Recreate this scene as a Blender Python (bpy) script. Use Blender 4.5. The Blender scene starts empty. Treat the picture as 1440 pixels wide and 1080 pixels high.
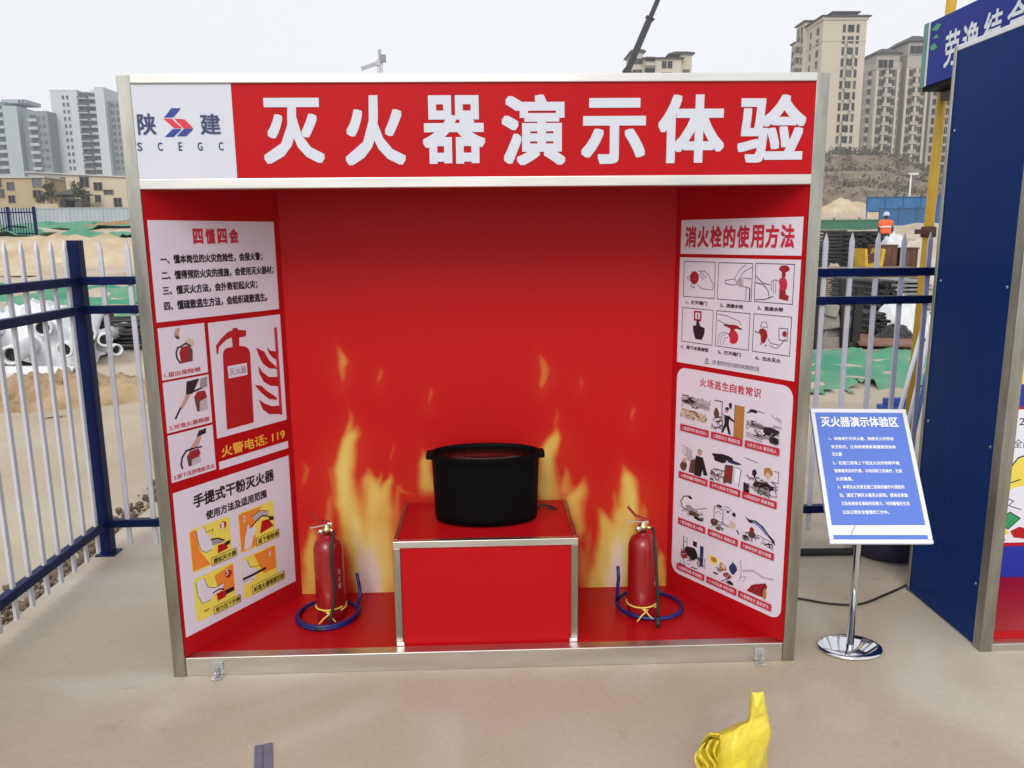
import bpy, bmesh, math, random
import numpy as np
from mathutils import Vector, Matrix, noise
from mathutils.geometry import tessellate_polygon
random.seed(7)
SC = bpy.context.scene
COL = SC.collection
# ------------------------------------------------------------------ camera
PITCH, YAW, ROLL, FPX = 0.186, 0.031, -0.0097, 1105.94
cy, sy, cp, sp = math.cos(YAW), math.sin(YAW), math.cos(PITCH), math.sin(PITCH)
F = Vector((sy*cp, cy*cp, -sp)); rt = Vector((cy, -sy, 0)); up = rt.cross(F)
R = rt*math.cos(ROLL) + up*math.sin(ROLL); U = up*math.cos(ROLL) - rt*math.sin(ROLL)
CAM = Vector((0.0176, -2.7112, 1.6))
cd = bpy.data.cameras.new('camera'); cam = bpy.data.objects.new('camera', cd); COL.objects.link(cam)
cd.sensor_width = 36; cd.lens = FPX/1440*36; cd.clip_start = 0.05; cd.clip_end = 3000
m3 = Matrix((R, U, -F)).transposed(); cam.matrix_world = Matrix.Translation(CAM) @ m3.to_4x4()
SC.camera = cam
SC.render.resolution_x, SC.render.resolution_y = 1024, 768
def at(px, py, Y):
    """point of the plane y = Y that the photograph's pixel shows (used to measure the far things)"""
    d = F + R*((px-720)/FPX) - U*((py-540)/FPX)
    return CAM + d*((Y-CAM.y)/d.y)
# ------------------------------------------------------------------ sky, sun, exposure
SUN_EL, SUN_AZ = math.radians(35), math.radians(193)      # azimuth clockwise from +y: behind the camera, a little to its left
W = bpy.data.worlds.new('World'); SC.world = W; W.use_nodes = True
nt = W.node_tree; nt.nodes.clear()
wo = nt.nodes.new('ShaderNodeOutputWorld'); bg = nt.nodes.new('ShaderNodeBackground')
sky = nt.nodes.new('ShaderNodeTexSky'); sky.sky_type = 'NISHITA'; sky.sun_disc = False
sky.sun_elevation = SUN_EL; sky.sun_rotation = SUN_AZ; sky.dust_density = 4; sky.air_density = 1.5
hs = nt.nodes.new('ShaderNodeHueSaturation'); hs.inputs['Saturation'].default_value = 0.25
mx = nt.nodes.new('ShaderNodeMixRGB'); mx.inputs['Fac'].default_value = 0.85     # overcast: cloud covers most of the sky
mx.inputs['Color2'].default_value = (7.5, 7.65, 8.0, 1)
bg.inputs['Strength'].default_value = 0.13
nt.links.new(sky.outputs[0], hs.inputs['Color']); nt.links.new(hs.outputs[0], mx.inputs['Color1'])
nt.links.new(mx.outputs[0], bg.inputs['Color']); nt.links.new(bg.outputs[0], wo.inputs['Surface'])
sl = bpy.data.lights.new('sun', 'SUN'); sl.energy = 1.45; sl.angle = math.radians(28); sl.color = (1, .96, .9)
so = bpy.data.objects.new('sun', sl); COL.objects.link(so)
sd = Vector((math.sin(SUN_AZ)*math.cos(SUN_EL), math.cos(SUN_AZ)*math.cos(SUN_EL), math.sin(SUN_EL)))
so.rotation_euler = sd.to_track_quat('Z', 'Y').to_euler(); so.location = (0, -6, 8)
SC.view_settings.view_transform = 'Standard'; SC.view_settings.look = 'None'
SC.view_settings.exposure = 0.13; SC.view_settings.gamma = 1
# ------------------------------------------------------------------ materials
MAT = {}
def mat(name, col, rough=.5, metal=0., var=.0, scale=4., bump=0., bscale=30., spec=.5, col2=None, stretch=None, coat=0.):
    if name in MAT: return MAT[name]
    m = bpy.data.materials.new(name); m.use_nodes = True; n = m.node_tree; b = n.nodes['Principled BSDF']
    b.inputs['Base Color'].default_value = (*col, 1); b.inputs['Roughness'].default_value = rough
    b.inputs['Metallic'].default_value = metal; b.inputs['Specular IOR Level'].default_value = spec
    if coat: b.inputs['Coat Weight'].default_value = coat; b.inputs['Coat Roughness'].default_value = .08
    if var or col2 or bump:
        tc = n.nodes.new('ShaderNodeTexCoord'); src = tc.outputs['Object']
        if stretch:
            mp = n.nodes.new('ShaderNodeMapping'); mp.inputs['Scale'].default_value = stretch
            n.links.new(src, mp.inputs[0]); src = mp.outputs[0]
    if var or col2:
        t = n.nodes.new('ShaderNodeTexNoise'); t.inputs['Scale'].default_value = scale; t.inputs['Detail'].default_value = 6
        t.inputs['Roughness'].default_value = .6
        n.links.new(src, t.inputs['Vector'])
        r = n.nodes.new('ShaderNodeValToRGB'); r.color_ramp.elements[0].position = .3; r.color_ramp.elements[1].position = .7
        c2 = col2 or tuple(min(1, c*(1+var)) for c in col); c1 = col if col2 else tuple(c*(1-var) for c in col)
        r.color_ramp.elements[0].color = (*c1, 1); r.color_ramp.elements[1].color = (*c2, 1)
        n.links.new(t.outputs[0], r.inputs[0]); n.links.new(r.outputs[0], b.inputs['Base Color'])
        rr = n.nodes.new('ShaderNodeMapRange'); rr.inputs['To Min'].default_value = max(.02, rough-.08); rr.inputs['To Max'].default_value = min(1, rough+.1)
        n.links.new(t.outputs[0], rr.inputs[0]); n.links.new(rr.outputs[0], b.inputs['Roughness'])
    if bump:
        t2 = n.nodes.new('ShaderNodeTexNoise'); t2.inputs['Scale'].default_value = bscale; t2.inputs['Detail'].default_value = 4
        n.links.new(src, t2.inputs['Vector'])
        bp = n.nodes.new('ShaderNodeBump'); bp.inputs['Strength'].default_value = bump; bp.inputs['Distance'].default_value = .02
        n.links.new(t2.outputs[0], bp.inputs['Height']); n.links.new(bp.outputs[0], b.inputs['Normal'])
    MAT[name] = m
    return m
def concrete():
    m = bpy.data.materials.new('yard concrete'); m.use_nodes = True; n = m.node_tree; b = n.nodes['Principled BSDF']; L = n.links.new
    tc = n.nodes.new('ShaderNodeTexCoord')
    def nz(s, d, dist=0):
        t = n.nodes.new('ShaderNodeTexNoise'); t.inputs['Scale'].default_value = s; t.inputs['Detail'].default_value = d
        t.inputs['Distortion'].default_value = dist; L(tc.outputs['Object'], t.inputs['Vector']); return t
    def ramp(src, stops):
        r = n.nodes.new('ShaderNodeValToRGB'); e = r.color_ramp.elements
        while len(e) < len(stops): e.new(.5)
        for x, (p, c) in zip(e, stops): x.position = p; x.color = (*c, 1)
        L(src, r.inputs[0]); return r.outputs[0]
    a = ramp(nz(.75, 5, .6).outputs[0], [(.28, (.385, .305, .215)), (.5, (.435, .36, .27)), (.74, (.485, .42, .335))])
    pale = ramp(nz(.9, 5, 1.6).outputs[0], [(.48, (0, 0, 0)), (.68, (.75, .75, .75))])
    mxn = n.nodes.new('ShaderNodeMixRGB'); L(pale, mxn.inputs[0]); L(a, mxn.inputs[1]); mxn.inputs[2].default_value = (.52, .485, .41, 1)
    fine = ramp(nz(55, 8).outputs[0], [(.3, (.95, .95, .95)), (.7, (1.05, 1.05, 1.05))])
    mul = n.nodes.new('ShaderNodeMixRGB'); mul.blend_type = 'MULTIPLY'; mul.inputs[0].default_value = 1; L(mxn.outputs[0], mul.inputs[1]); L(fine, mul.inputs[2])
    spots = ramp(nz(9, 3, .3).outputs[0], [(.66, (1, 1, 1)), (.78, (.86, .84, .81))])
    mu2 = n.nodes.new('ShaderNodeMixRGB'); mu2.blend_type = 'MULTIPLY'; mu2.inputs[0].default_value = 1; L(mul.outputs[0], mu2.inputs[1]); L(spots, mu2.inputs[2])
    L(mu2.outputs[0], b.inputs['Base Color']); b.inputs['Roughness'].default_value = .62
    bp = n.nodes.new('ShaderNodeBump'); bp.inputs['Strength'].default_value = .12; bp.inputs['Distance'].default_value = .01
    L(nz(80, 6).outputs[0], bp.inputs['Height']); L(bp.outputs[0], b.inputs['Normal'])
    return m
M_CONC = concrete()
M_DIRT = mat('site dirt', (.36, .285, .19), .95, var=0, col2=(.53, .46, .365), scale=.45, bump=.9, bscale=5)
M_STEEL = mat('brushed stainless steel', (.38, .37, .33), .30, 1., var=.30, scale=2.4, stretch=(7, 7, 1.1), spec=.5)
M_STEELH = mat('brushed stainless rail', (.66, .65, .61), .34, 1., var=.12, scale=3.0, stretch=(.8, 6, 6))
M_CHROME = mat('polished chrome', (.72, .73, .75), .06, 1.)
M_RED = mat('gloss red panel', (.43, .0038, .0075), .40, var=.06, scale=2.2, bump=.03, bscale=2.5, spec=.14)
M_REDF = mat('red floor board', (.40, .003, .006), .32, spec=.2, var=.07, scale=5, bump=.03, bscale=3)
M_BLUEP = mat('navy blue panel', (.001, .026, .15), .26, var=.12, scale=1.3, bump=.02, bscale=2., spec=.07)
M_WHITEP = mat('white header vinyl', (.56, .58, .66), .38, var=.03, scale=3, bump=.03, bscale=3)
M_NAVY = mat('navy fence paint', (.0022, .0085, .062), .42, var=.18, scale=9, spec=.14)
M_PICK = mat('white picket paint', (.58, .58, .63), .42, var=.09, scale=7)
M_BLACK = mat('black enamel', (.0014, .0014, .0016), .5, var=.3, scale=8, spec=.07)
M_RUBBER = mat('black rubber', (.012, .012, .013), .6)
M_ALU = mat('white aluminium', (.76, .77, .80), .32, .25, var=.05, scale=6)
M_BRASS = mat('valve brass', (.62, .45, .22), .3, 1.)
M_EXT = mat('extinguisher red', (.27, .006, .008), .28, coat=.2, var=.05, scale=10)
M_HOSE = mat('blue hose', (.003, .010, .13), .38)
M_ROPE = mat('yellow string', (.75, .55, .12), .8)
PRINT = {}
def pr(k, c): PRINT[k] = mat('print ' + k, c, .42, var=.02, scale=5)
for k, c in dict(white=(.71, .66, .77), red=(.43, .0038, .0075), black=(.012, .011, .014), navy=(.010, .014, .16), dred=(.30, .012, .02), crim=(.52, .02, .05),
                 yellow=(.85, .55, .03), lyel=(.82, .68, .10), orange=(.80, .24, .03), skin=(.55, .30, .25), grey=(.30, .27, .30), mid=(.48, .42, .47), brown=(.42, .19, .05),
                 amber=(.85, .42, .05), tan=(.60, .47, .38), logo=(.012, .030, .26), logored=(.60, .015, .04), poster=(.085, .17, .60), paper=(.78, .80, .88),
                 pblue=(.20, .25, .58), sign=(.012, .035, .36), green=(.03, .32, .12), lwhite=(.56, .58, .66), dblue=(.02, .035, .12), swhite=(.70, .74, .80), dbrown=(.11, .05, .035)).items(): pr(k, c)
# ------------------------------------------------------------------ mesh helpers
class MB:
    def __init__(s): s.v = []; s.f = []; s.mi = []; s.sm = []
    def add(s, vs, fs, mi=0, sm=False):
        o = len(s.v); s.v += [Vector(p) for p in vs]
        for f in fs: s.f.append([o+i for i in f]); s.mi.append(mi); s.sm.append(sm)
        return s
    def box(s, x0, x1, y0, y1, z0, z1, mi=0, M=None):
        vs = [Vector((x, y, z)) for x in (x0, x1) for y in (y0, y1) for z in (z0, z1)]
        if M: vs = [M @ v for v in vs]
        return s.add(vs, [(0, 1, 3, 2), (4, 6, 7, 5), (0, 4, 5, 1), (2, 3, 7, 6), (0, 2, 6, 4), (1, 5, 7, 3)], mi)
    def bar(s, a, b, w, h, mi=0, upv=(0, 0, 1)):
        a, b = Vector(a), Vector(b); d = (b-a); L = d.length; d.normalize(); u = Vector(upv)
        if abs(d.dot(u)) > .98: u = Vector((0, 1, 0))
        x = d.cross(u).normalized(); z = x.cross(d)
        M = Matrix.Translation(a) @ Matrix((x, d, z)).transposed().to_4x4()
        return s.box(-w/2, w/2, 0, L, -h/2, h/2, mi, M)
    def tube(s, pts, r, n=10, caps=True, mi=0, hollow=None):
        pts = [Vector(p) for p in pts]; k = len(pts); rs = r if isinstance(r, (list, tuple)) else [r]*k
        ref = None; vs = []; fs = []
        for i, p in enumerate(pts):
            d = (pts[min(i+1, k-1)] - pts[max(i-1, 0)]).normalized()
            if ref is None: ref = d.orthogonal().normalized()
            ref = (ref - d*ref.dot(d)).normalized(); bi = d.cross(ref)
            for j in range(n):
                a = 2*math.pi*j/n; vs.append(p + (ref*math.cos(a)+bi*math.sin(a))*rs[i])
        for i in range(k-1):
            for j in range(n):
                a, b = i*n+j, i*n+(j+1) % n; fs.append((a, b, b+n, a+n))
        s.add(vs, fs, mi, True)
        if caps: s.add(vs, [tuple(range(n))[::-1], tuple(range((k-1)*n, k*n))], mi)
        return s
    def lathe(s, prof, n=32, c=(0, 0, 0), mi=0, sx=1, sy=1, sm=True, M=None):
        c = Vector(c); vs = []; fs = []
        for r, z in prof:
            for j in range(n):
                a = 2*math.pi*j/n; p = Vector((r*sx*math.cos(a), r*sy*math.sin(a), z)); vs.append((M @ p if M else p) + c)
        k = len(prof)
        for i in range(k-1):
            for j in range(n):
                a, b = i*n+j, i*n+(j+1) % n; fs.append((a, b, b+n, a+n))
        s.add(vs, fs, mi, sm)
        if prof[0][0] > 1e-5: s.add([vs[j] for j in range(n)], [tuple(range(n))[::-1]], mi)
        if prof[-1][0] > 1e-5: s.add([vs[(k-1)*n+j] for j in range(n)], [tuple(range(n))], mi)
        return s
    def poly(s, pts3, mi=0):
        t = tessellate_polygon([[Vector(p) for p in pts3]]); return s.add(pts3, [tuple(f) for f in t], mi)
    def build(s, name, mats, parent=None, bevel=0, smooth=None, recalc=True):
        me = bpy.data.meshes.new(name)
        me.from_pydata([tuple(v) for v in s.v], [], s.f)
        for m in (mats if isinstance(mats, (list, tuple)) else [mats]): me.materials.append(m)
        me.polygons.foreach_set('material_index', s.mi)
        me.polygons.foreach_set('use_smooth', [bool(smooth) if smooth is not None else b for b in s.sm])
        if recalc:
            bm = bmesh.new(); bm.from_mesh(me)
            bmesh.ops.remove_doubles(bm, verts=bm.verts, dist=1e-5)
            bmesh.ops.recalc_face_normals(bm, faces=bm.faces); bm.to_mesh(me); bm.free()
        me.update()
        o = bpy.data.objects.new(name, me); COL.objects.link(o)
        if parent: o.parent = parent
        if bevel:
            b = o.modifiers.new('bevel', 'BEVEL'); b.width = bevel; b.segments = 2; b.limit_method = 'ANGLE'; b.angle_limit = math.radians(50)
        return o
def tag(o, label=None, cat=None, group=None, kind=None):
    if label: o['label'] = label
    if cat: o['category'] = cat
    if group: o['group'] = group
    if kind or cat: o['kind'] = kind or 'thing'
    return o
def thing(name, label, cat, loc=(0, 0, 0), rz=0, group=None):
    o = bpy.data.objects.new(name, None); COL.objects.link(o); o.location = loc; o.rotation_euler = (0, 0, rz); o.empty_display_size = .1
    return tag(o, label, cat, group)
KIDS = lambda o: [c for c in bpy.data.objects if c.parent == o]
def dup(o, loc=None, rz=None, parent=None):
    c = o.copy(); COL.objects.link(c)
    if parent: c.parent = parent
    if loc is not None: c.location = loc
    if rz is not None: c.rotation_euler = (0, 0, rz)
    for k in KIDS(o): dup(k, parent=c)
    return c
def lcopy(o, loc, parent, scale=None, rz=None):
    c = o.copy(); COL.objects.link(c); c.parent = parent; c.location = loc
    if scale: c.scale = scale
    if rz is not None: c.rotation_euler = (0, 0, rz)
    return c
# ------------------------------------------------------------------ flat print: lettering and drawings on a surface frame
def frame(o, u, v):
    u, v = Vector(u).normalized(), Vector(v).normalized(); w = u.cross(v)
    M = Matrix((u, v, w)).transposed().to_4x4(); return Matrix.Translation(Vector(o)) @ M
_G = {}
def glyphs(body):
    if body in _G: return _G[body]
    c = bpy.data.curves.new('t', 'FONT'); c.body = body; c.fill_mode = 'FRONT'; c.resolution_u = 3
    o = bpy.data.objects.new('t', c); me = o.to_mesh()
    vs = [v.co.copy() for v in me.vertices]; fs = [tuple(p.vertices) for p in me.polygons]
    o.to_mesh_clear(); bpy.data.objects.remove(o); bpy.data.curves.remove(c)
    _G[body] = (vs, fs); return vs, fs
def letter(name, lines, Fm, m, parent, w=.0012, bold=.02, heavy=False):
    """lines: (text, u0, u1, v0, v1): each fitted to its measured box; strokes are widened by printing the glyph a few times, shifted by BOLD em"""
    b = MB(); k = 8 if heavy else 4 if bold > .006 else 0
    sh = [(0, 0)] + ([(bold*a, bold*c) for a, c in ((1, 1), (-1, 1), (1, -1), (-1, -1))] if k == 4 else [] if not k else
        [(bold*a, bold*c) for t in (-.75, -.5, -.25, 0, .25, .5, .75, 1) for a, c in ((t, 1), (-t, -1), (1, -t), (-1, t))])
    for t, u0, u1, v0, v1 in lines:
        vs, fs = glyphs(t)
        x0 = min(p.x for p in vs)-bold; x1 = max(p.x for p in vs)+bold; y0 = min(p.y for p in vs)-bold; y1 = max(p.y for p in vs)+bold
        for i, (dx, dy) in enumerate(sh):
            b.add([Fm @ Vector((u0+(p.x+dx-x0)/(x1-x0)*(u1-u0), v0+(p.y+dy-y0)/(y1-y0)*(v1-v0), w+i*.00003)) for p in vs], fs)
    return b.build(name, m, parent, recalc=False)
def art(name, Fm, parent, items, w=.0012, dw=.00012):
    b = MB(); used = []
    def mi(k):
        if k not in used: used.append(k)
        return used.index(k)
    for i, it in enumerate(items):
        z = w + i*dw; k = it[0]; c = mi(it[1])
        if k == 'r': _, _, a, d, e, f = it; P = [(a, e), (d, e), (d, f), (a, f)]
        elif k == 'p': P = it[2]
        elif k == 'e': P = [(it[2]+it[4]*math.cos(t*math.pi/12), it[3]+it[5]*math.sin(t*math.pi/12)) for t in range(24)]
        elif k == 'rr':
            _, _, a, d, e, f, rr = it; P = []
            for cx, cy_, s0 in ((d-rr, f-rr, 0), (a+rr, f-rr, 90), (a+rr, e+rr, 180), (d-rr, e+rr, 270)):
                for t in range(6): g = math.radians(s0+t*18); P.append((cx+rr*math.cos(g), cy_+rr*math.sin(g)))
        elif k == 'l':
            wd, pts = it[2], it[3]
            for (x0, y0), (x1, y1) in zip(pts[:-1], pts[1:]):
                dx, dy = x1-x0, y1-y0; L = math.hypot(dx, dy) or 1; nx, ny = -dy/L*wd/2, dx/L*wd/2; ex, ey = dx/L*wd*.3, dy/L*wd*.3
                b.add([Fm @ Vector(p) for p in ((x0+nx-ex, y0+ny-ey, z), (x0-nx-ex, y0-ny-ey, z), (x1-nx+ex, y1-ny+ey, z), (x1+nx+ex, y1+ny+ey, z))], [(0, 1, 2, 3)], c)
            continue
        b.poly([Fm @ Vector((x, y, z)) for x, y in P], c)
    return b.build(name, [PRINT[k] for k in used], parent, recalc=False)
def scaled(items, u0, u1, v0, v1):
    """unit-square drawing -> its place on the sheet"""
    S = lambda p: (u0+p[0]*(u1-u0), v0+p[1]*(v1-v0)); k = (u1-u0); o = []
    for it in items:
        if it[0] == 'p': o.append(('p', it[1], [S(p) for p in it[2]]))
        elif it[0] == 'l': o.append(('l', it[1], it[2]*k, [S(p) for p in it[3]]))
        elif it[0] == 'e': x, y = S(it[2:4]); o.append(('e', it[1], x, y, it[4]*k, it[5]*(v1-v0)))
        elif it[0] == 'r': a, e = S((it[2], it[4])); d, f = S((it[3], it[5])); o.append(('r', it[1], a, d, e, f))
    return o
# ------------------------------------------------------------------ yard and site ground
LP = [(-20, -.06), (4.4, -.05), (6, 0), (9, 0), (13, -.02), (17, .12), (20, .3), (23, .6), (30, 1.35), (36, 1.5), (45, 1.9), (65, 2.75), (72, 2.95), (95, 5.), (140, 7.2), (200, 9), (420, 12), (900, 14)]
RP = [(-20, -.06), (4.4, -.05), (5.2, .05), (6.4, .12), (8, .02), (11, .0), (15, .2), (20, .55), (28, .75), (36, 1.3), (45, 1.9), (60, 2.1), (90, 3.2), (120, 5), (420, 12), (900, 14)]
def ip(t, y):
    for (a, u), (b, v) in zip(t[:-1], t[1:]):
        if y <= b: return u + (v-u)*max(0, (y-a)/(b-a))
    return t[-1][1]
def H(x, y):
    k = min(1, max(0, (x/(max(y, 0)+3)+.25)/.5)); z = ip(LP, y)*(1-k)+ip(RP, y)*k
    a = 0 if y < 4.7 else min(1, (y-4.7)/3)*(.05 if y < 13 else .05+min(.35, (y-13)*.025))
    if y > 60: a *= .5
    if a: z += a*(noise.noise((x*.45, y*.45, 0))*.9 + noise.noise((x*1.3, y*1.3, 3))*.55 + noise.noise((x*3.7, y*3.7, 5))*.3)
    z += .012*noise.noise((x*2.5, y*2.5, 9))
    if -2.3 < x < -2.03 and y < 4.8: z -= .05
    return z
ys = [-14+.6*i for i in range(30)]
while ys[-1] < 900: ys.append(ys[-1] + max(.12, .021*(ys[-1]+2) if ys[-1] > 4 else .25))
def xs_for(): 
    a = np.sinh(np.linspace(-6.2, 6.2, 201)); return list(a/a[-1]*760)
XS = xs_for(); gb = MB(); nx = len(XS)
gb.add([(x, y, H(x, y)) for y in ys for x in XS], [(j*nx+i, j*nx+i+1, (j+1)*nx+i+1, (j+1)*nx+i) for j in range(len(ys)-1) for i in range(nx-1)], 0, True)
tag(gb.build('ground', M_DIRT, recalc=False), kind='structure')
yb = MB(); rim = []
for i in range(60):
    y = 4.62 - i*.24; rim.append((-2.04 + .03*noise.noise((0, y*2.1, 1)) + .02*noise.noise((0, y*7, 2)), y))
top = [(x, y, 0) for x, y in rim]; bot = [(x-.02, y, -.16) for x, y in rim]; n = len(top)
yb.add([p for p in top] + [(12, y, 0) for x, y in rim], [(i, i+1, n+i+1, n+i) for i in range(n-1)])
yb.add(top+bot, [(i, n+i, n+i+1, i+1) for i in range(n-1)]); yb.add([top[0], (12, 4.62, 0), (12, 4.62, -.16), bot[0]], [(0, 1, 2, 3)])
tag(yb.build('yard_pavement', M_CONC), kind='structure')
rb = MB(); rr = random.Random(3)
for i in range(900):
    y = rr.uniform(-3, 4.2); s = rr.uniform(.006, .034); c = Vector((-2.15+rr.gauss(0, .055), y, -.05+s*.4))
    rb.lathe([(0.0, -s), (s*rr.uniform(.6, 1), -s*.3), (s*rr.uniform(.6, 1), s*.4), (0, s*.8)], 5, c, 0, rr.uniform(.7, 1.4), rr.uniform(.7, 1.4), False, Matrix.Rotation(rr.uniform(0, 6), 4, 'Z'))
tag(rb.build('rubble', mat('rubble', (.07, .048, .03), .95, col2=(.24, .18, .12), scale=8)), 'brown soil and rubble along the broken pavement edge', 'rubble', kind='stuff')
# ------------------------------------------------------------------ the exhibition booth
BW, BH, BD, XL, XR, ZF = 1.166, 2.122, .5152, -.8048, .7896, .0754
WI = BW-.045
booth = thing('demonstration_booth', 'red walk-up booth in a stainless frame with a wide red header sign', 'booth')
def rail(name, x0, x1, y0, y1, z0, z1, m, par=booth, bev=.003): return MB().box(x0, x1, y0, y1, z0, z1).build(name, m, par, bevel=bev)
PD = .05
for s in (-1, 1):
    rail('post', *sorted((s*BW, s*WI)), 0, PD, 0, BH, M_STEEL)
    rail('post', *sorted((s*BW, s*(BW-.03))), BD+.03, BD+.06, 0, BH, M_STEEL)
    rail('side_panel', *sorted((s*(BW-.004), s*(BW-.014))), PD, BD+.03, .03, BH-.02, M_BLUEP, bev=0)
rail('rail', -WI, WI, .004, PD, 0, .074, M_STEELH)
rail('rail', -WI, WI, -.006, PD-.01, 1.762, 1.796, M_STEELH)
rail('rail', -WI, WI, -.006, PD-.01, 2.094, BH, M_STEELH)
rail('roof_panel', -BW+.002, BW-.002, PD+.001, BD+.058, BH-.03, BH-.012, M_RED, bev=0)
rail('floor_panel', -WI, WI, PD, BD+.02, .03, ZF, M_REDF, bev=0)
rail('rear_panel', -BW+.03, BW-.03, BD+.034, BD+.05, .02, BH-.035, M_BLUEP, bev=0)
ZT = BH-.031
dL = Vector((XL+WI, BD, 0)); dR = Vector((WI-XR, -BD, 0)); LL, LR = dL.length, dR.length
FL = frame((-WI, 0, 0), dL, (0, 0, 1)); FR = frame((XR, BD, 0), dR, (0, 0, 1))
t0 = .006
for M_, u0, u1 in ((FL, t0, LL), (FR, 0, LR-t0)):
    MB().box(u0, u1, ZF+.001, ZT, -.012, 0, 0, M_).build('splayed_wall', M_RED, booth)
# header board
fz = .002
rail('header_board', -WI, WI, fz, fz+.02, 1.7965, 2.0935, M_RED, bev=0)
FH = frame((0, fz, 0), (1, 0, 0), (0, 0, 1))
hd = MB().box(-WI, -.801, fz-.0015, fz-.0002, 1.797, 2.093).build('white_field', M_WHITEP, booth)
HB = [(-.708, -.510, 1.842, 2.049), (-.441, -.243, 1.835, 2.056), (-.185, .021, 1.838, 2.055), (.076, .287, 1.832, 2.056), (.34, .555, 1.834, 2.044), (.597, .819, 1.835, 2.054), (.865, 1.093, 1.835, 2.053)]
letter('header_lettering', [(c, *q) for c, q in zip('灭火器演示体验', HB)], FH, PRINT['lwhite'], booth, .0015, .0285, True)
letter('emblem_lettering', [('陕', -1.110, -1.051, 1.935, 2.003), ('建', -.908, -.843, 1.935, 2.001)], FH, PRINT['dblue'], hd, .003, .02)
letter('emblem_lettering', [(c, x, x+.0155 if c != 'E' else x+.012, 1.885, 1.912) for c, x in zip('SCEGC', (-1.117, -1.051, -.984, -.922, -.854))], FH, PRINT['dblue'], hd, .003, .015)
art('emblem', FH, hd, [('p', 'logo', [(-.996, 2.019), (-.966, 2.018), (-.993, 1.990), (-1.023, 1.989)]), ('p', 'logored', [(-1.025, 1.986), (-.999, 1.986), (-.967, 1.956), (-.993, 1.956)]),
    ('p', 'logored', [(-.990, 1.986), (-.957, 1.984), (-.931, 1.955), (-.962, 1.955)]), ('p', 'logo', [(-.998, 1.9535), (-.969, 1.9535), (-.997, 1.929), (-1.025, 1.929)]), ('p', 'logo', [(-.962, 1.9535), (-.931, 1.9535), (-.957, 1.931), (-.986, 1.931)])], .003)
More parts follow.
